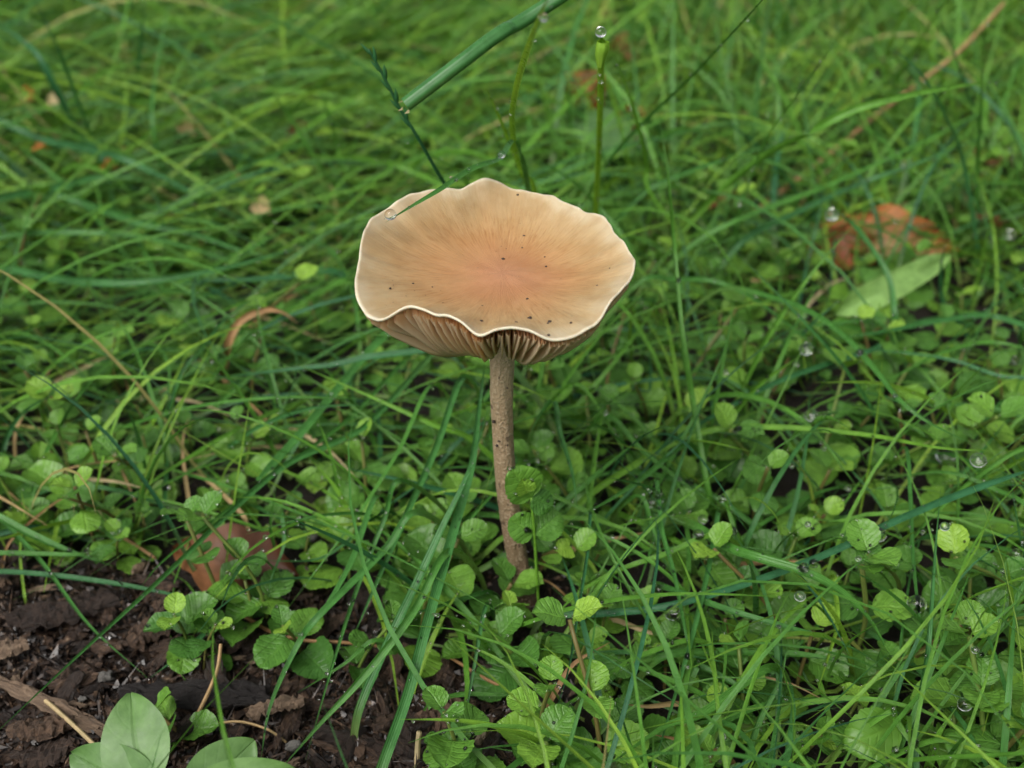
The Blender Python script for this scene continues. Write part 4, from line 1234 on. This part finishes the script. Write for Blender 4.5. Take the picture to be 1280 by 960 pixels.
# ------------------------------------------------------------------ bark chips, wood and crumbs on the soil
def chip_mesh(name, L, W, H, mat, seed, nx=9, ny=4, smooth=False):
    r = np.random.default_rng(seed)
    vs, q = [], []
    endj = r.uniform(-0.12, 0.12, (2, ny + 1))
    for side in (1, -1):
        for i in range(nx + 1):
            t = i / nx
            for j in range(ny + 1):
                u = -1 + 2 * j / ny
                x = (t - 0.5) * L
                if i == 0: x += endj[0][j] * L
                if i == nx: x += endj[1][j] * L
                wid = W * (0.75 + 0.25 * math.sin(math.pi * t) + 0.10 * math.sin(t * 9 + seed))
                y = u * wid / 2 + 0.06 * W * r.normal() * (abs(u) > 0.9)
                z = side * H / 2 * (1 - 0.55 * abs(u) ** 3) * (0.55 + 0.45 * math.sin(math.pi * min(max(t, .08), .92))) + 0.16 * H * r.normal() + 0.08 * W * math.sin(t * 4 + seed) - 0.15 * W * u * u
                vs.append((x, y, z))
    m = ny + 1; off = (nx + 1) * m
    for i in range(nx):
        for j in range(ny):
            a = i * m + j
            q.append((a, a + m, a + m + 1, a + 1)); q.append((off + a, off + a + 1, off + a + m + 1, off + a + m))
    for i in range(nx):
        for j in (0, ny):
            a = i * m + j
            q.append((a, a + m, off + a + m, off + a) if j else (a, off + a, off + a + m, a + m))
    for j in range(ny):
        for i in (0, nx):
            a = i * m + j
            q.append((a, a + 1, off + a + 1, off + a) if not i else (a, off + a, off + a + 1, a + 1))
    return mesh_np(name, vs, q, mat, smooth=smooth)

CH = [chip_mesh('bark_chip', .0105, .0042, .0018, M_BARK, 1), chip_mesh('bark_chip', .0080, .0046, .0014, M_BARK, 2), chip_mesh('bark_chip', .0125, .0030, .0020, M_BARK, 3), chip_mesh('bark_chip', .0070, .0024, .0012, M_BARK, 4),
      chip_mesh('bark_chip', .0060, .0040, .0022, M_BARK, 5), chip_mesh('bark_chip', .0140, .0050, .0022, M_BARK, 6), chip_mesh('bark_chip', .0090, .0020, .0012, M_BARK, 7), chip_mesh('bark_chip', .0050, .0030, .0016, M_BARK, 8)]
CHW = [chip_mesh('wood_chip', .0080, .0018, .0010, M_WOOD, 11), chip_mesh('wood_chip', .0060, .0026, .0012, M_WOOD, 12)]
r_c = np.random.default_rng(5)
def put(o, p, rot, s=1.0):
    o.location = p; o.rotation_euler = rot; o.scale = (s, s, s)
k = 0
while k < 235:
    px, py = r_c.uniform(-30, 670), r_c.uniform(690, 985)
    p = P(px, py, 0)
    if not inside(p.x, p.y, SOIL_W2 if k < 225 else SOIL_W): continue
    pale = r_c.random() < 0.08
    me = CHW[int(r_c.integers(0, 2))] if pale else CH[int(r_c.integers(0, 8))]
    o = link('wood_chip' if pale else 'bark_chip', me, None, label='small pale splinter of wood in the mulch ' + where(p.x, p.y) if pale else 'wet dark brown bark chip on the soil ' + where(p.x, p.y),
             category='wood chip' if pale else 'bark chip', group='pale splinters in the mulch' if pale else 'bark chips on the bare soil')
    s = r_c.uniform(0.45, 1.15)
    put(o, (p.x, p.y, float(gz(p.x, p.y)) + r_c.uniform(0.0005, 0.0042)), (r_c.normal() * 0.35, r_c.normal() * 0.3, r_c.normal() * 0.9 + 0.2), s)
    k += 1
def big_chip(pa, pb, W, H, mat, label, seed, z=.004, name='bark_chip', cat='bark chip', roll=-.3):
    a, b = P(*pa, z), P(*pb, z)
    d = b - a
    o = link(name, chip_mesh(name, d.length, W, H, mat, seed, 16, 6), None, label=label, category=cat)
    put(o, (a + b) / 2, (roll, 0, math.atan2(d.y, d.x)))
big_chip((20, 775), (135, 745), .0085, .0050, M_BARK, 'largest brown bark slab with split grain at the back of the bare soil', 21, .006)
big_chip((-25, 812), (34, 806), .0045, .0030, M_WOOD, 'pale snapped wood end lying on the mulch', 22, .006, 'wood_chip', 'wood chip')
big_chip((165, 862), (335, 872), .0060, .0050, M_CHAR, 'black rotten wood bar behind the broad seedling', 23, .004)
big_chip((310, 888), (376, 876), .0036, .0026, M_WOOD, 'pale grey wood chip with a yellow end beside the black bar', 24, .006, 'wood_chip', 'wood chip')
big_chip((5, 852), (135, 914), .0036, .0026, M_WOOD, 'long grey split stick pointing under the broad seedling leaf', 25, .004, 'wood_chip', 'wood chip')
big_chip((165, 800), (225, 765), .0060, .0045, M_BARK, 'brown bark chunk beside the tiny lone sprig', 26, .006)
big_chip((15, 912), (85, 900), .0065, .0026, M_BARK, 'arched bark flake beside the long split stick', 27, .006)
big_chip((20, 945), (90, 925), .0090, .0016, M_DEAD if False else M_BARK, 'flat brown bark flake under the arched one', 28, .004)
big_chip((525, 900), (590, 890), .0080, .0050, M_BARK, 'brown fibrous bark lump below the mushroom', 29, .004)
big_chip((375, 840), (440, 800), .0075, .0040, M_CHAR, 'black damp wood lump under the glossy blades', 30, .0005)
for (px, py), s, lab in [((130, 845), 1.0, 'pale grey-white fragment on the mulch before the black bar'), ((366, 931), .8, 'small white pebble below the pale wood chip'), ((103, 873), .5, 'tiny white fragment behind the broad seedling leaf'), ((390, 672), .7, 'small grey pebble beside the curled dead leaf')]:
    o = link('pebble', chip_mesh('pebble', .0040, .0026, .0020, M_STONE, 40 + px, 6, 4, True), None, label=lab, category='pebble')
    p = P(px, py, .004); put(o, p, (0.2, 0.1, .4), s)

def crumbs(n):
    tv = np.array([(1, 0, -.5), (-.5, .8, -.5), (-.5, -.8, -.5), (0.1, 0, .8)], float)
    tf = np.array([(0, 1, 3), (1, 2, 3), (2, 0, 3), (0, 2, 1)])
    Vs, Q = [], []
    c = 0
    while c < n:
        px, py = r_c.uniform(-60, 720), r_c.uniform(680, 1000)
        p = P(px, py, 0)
        if not inside(p.x, p.y, SOIL_W2) and r_c.random() > .15: continue
        R = np.array(Euler(tuple(r_c.uniform(0, 6.28, 3))).to_matrix())
        s = r_c.gamma(2.2, 0.00028) + 0.0002
        st = np.array([s * (r_c.uniform(4, 14) if r_c.random() < .12 else r_c.uniform(.6, 3.0)), s, s * .7])
        if st[0] > s * 4: st[1:] *= 0.45
        v = (tv * st) @ R.T
        v[:, 2] *= 0.5
        Vs.append(v + np.array((p.x, p.y, float(gz(p.x, p.y)) + r_c.uniform(0, .0022))))
        Q.append(tf + 4 * c); c += 1
    me = mesh_np('soil_crumbs', np.concatenate(Vs), np.concatenate(Q), M_CRUMB, smooth=False)
    link('soil_crumbs', me, kind='stuff', label='loose dark crumbs of soil and mulch')
crumbs(11000)

# ------------------------------------------------------------------ water drops
def drop_mesh():
    vs, q = [], []
    n, m = 14, 22
    for i in range(n + 1):
        a = math.pi * min(max(i / n, 0.004), 0.996)
        for s in range(m):
            b = 2 * math.pi * s / m
            z = math.cos(a)
            k = 1 - 0.10 * z                       # a little heavier below
            vs.append((math.sin(a) * math.cos(b) * k, math.sin(a) * math.sin(b) * k, z * 0.96))
    for i in range(n):
        for s in range(m):
            q.append((i * m + s, (i + 1) * m + s, (i + 1) * m + (s + 1) % m, i * m + (s + 1) % m))
    return mesh_np('water_drop', vs, q, M_WATER)
DROP = drop_mesh()
HP = np.concatenate(HERO)
hx, hy, hd = proj(HP)
DR = [(488,268,15,'clear drop on the blade tip that rests on the cap'), (680,22,11,'drop hanging near the top of the tall bright blade behind the cap'), (751,40,14,'round drop balanced on top of the upright bright stem'), (1040,268,17,'drop held in the bend of the hooked blade'),
      (1008,436,18,'round drop on the tip of the upright blade over the creeper'), (1014,519,17,None), (923,537,12,None), (918,487,9,None), (929,488,9,None), (907,465,8,None), (876,465,7,None), (1186,571,26,'widest clear drop hanging under the light arching blade'), (1223,575,20,'second drop hanging beside the widest one'), (1206,584,9,None),
      (862,603,11,None), (902,623,10,None), (990,582,7,None), (879,649,12,None), (873,668,14,None), (916,663,12,None), (815,628,14,None), (733,628,14,'one of two drops caught where blades meet right beside the stem' if False else None), (747,630,14,None),
      (824,737,13,None), (841,766,20,'large drop hanging beneath the long blue-green beaded blade'), (1005,709,13,None), (1017,704,12,None), (1000,745,14,None), (945,768,12,None), (1098,668,20,None), (1146,755,24,'large clear drop sitting on a round creeper leaf'), (1271,692,14,None), (1219,812,10,None),
      (903,920,9,None), (655,888,16,'round drop on the pale blade tip above the lowest round leaves'), (470,790,13,None), (427,386,8,None), (206,608,11,None), (1262,293,14,None), (1206,880,18,None), (1142,928,14,None), (1073,698,8,None), (1110,690,9,None), (1121,688,9,None), (1181,658,12,None), (588,452,10,None),
      (627,193,10,None), (405,427,7,None), (995,455,7,None), (1160,452,9,None), (1268,450,11,None), (1075,440,10,None), (932,560,7,None), (940,580,7,None), (88,668,8,None), (134,797,7,None), (1010,655,8,None), (860,820,9,None), (1030,560,7,None), (770,430,8,None), (800,480,8,None), (1235,640,9,None), (960,660,9,None), (1060,610,8,None), (1130,205,9,None), (925,255,7,None), (1240,300,8,None)]
for px, py, dia, lab in DR:
    d2 = np.hypot(hx - px, hy - py) + np.where(hd < 0.15, 1e6, 0)
    i = int(np.argmin(d2))
    if d2[i] < 13:
        dep = hd[i]
    else:                                     # give it the blade it hangs on
        z = 0.030 + 0.012 * random.random()
        sgn = random.choice([-1, 1])
        hero_blade([(px + sgn * 55, py + 60), (px + sgn * 34, py + 24), (px, py - dia * 0.25)], .006, z, 1.1, random.uniform(.35, .75), None, keep=False)
        q = P(px, py, z)
        dep = float(proj(tuple(q))[2])
    r = ray(px, py)
    t = dep / (r.y * CP - r.z * SP)
    c = Vector((0, 0, CAM_H)) + r * t
    rad = dia / 2 / FPX * dep
    o = link('water_drop', DROP, None, label=lab or ('tiny' if dia < 9.5 else 'small' if dia < 13 else 'plump') + ' water drop on grass ' + where(c.x, c.y), category='water drop', group=None if lab else 'water drops on the grass')
    put(o, c, (0, 0, 0), rad)
    if dia == 26: o.scale = (rad * 1.3, rad, rad * 0.85)

# fine dew on blades and leaves
def dew(n_b, n_l):
    ico = np.array([(0, 0, 1), (0.894, 0, .447), (.276, .851, .447), (-.724, .526, .447), (-.724, -.526, .447), (.276, -.851, .447), (.724, .526, -.447), (-.276, .851, -.447), (-.894, 0, -.447), (-.276, -.851, -.447), (.724, -.526, -.447), (0, 0, -1)])
    f = np.array([(0,1,2),(0,2,3),(0,3,4),(0,4,5),(0,5,1),(1,6,2),(2,7,3),(3,8,4),(4,9,5),(5,10,1),(2,6,7),(3,7,8),(4,8,9),(5,9,10),(1,10,6),(6,11,7),(7,11,8),(8,11,9),(9,11,10),(10,11,6)])
    Vs, Q = [], []
    for i in r_c.integers(0, len(HERO), n_b):
        p = HERO[i]; k = int(r_c.integers(len(p) // 3, len(p) - 1))
        c = p[k] + (p[k + 1] - p[k]) * r_c.random() + r_c.normal(size=3) * 0.0005
        Vs.append(ico * (r_c.gamma(3, 0.00007) + .0001) + c)
    bpy.context.view_layer.update()
    leaves = [o for o in bpy.data.objects if o.name.startswith('leaf') and o.parent and o.parent.name.startswith('creeping')]
    for i in r_c.integers(0, len(leaves), n_l):
        o = leaves[i]
        vv = o.data.vertices
        c = np.array(o.matrix_world @ vv[int(r_c.integers(0, len(vv)))].co) + np.array((*(r_c.normal(size=2) * .0003), .00012))
        Vs.append(ico * (r_c.gamma(3, 0.000065) + .0001) + c)
    Q = (f[None] + (np.arange(len(Vs)) * 12)[:, None, None]).reshape(-1, 3)
    me = mesh_np('dew', np.concatenate(Vs), Q, M_WATER)
    link('dew', me, kind='stuff', label='fine beads of dew on the leaves and blades')
dew(2600, 5500)
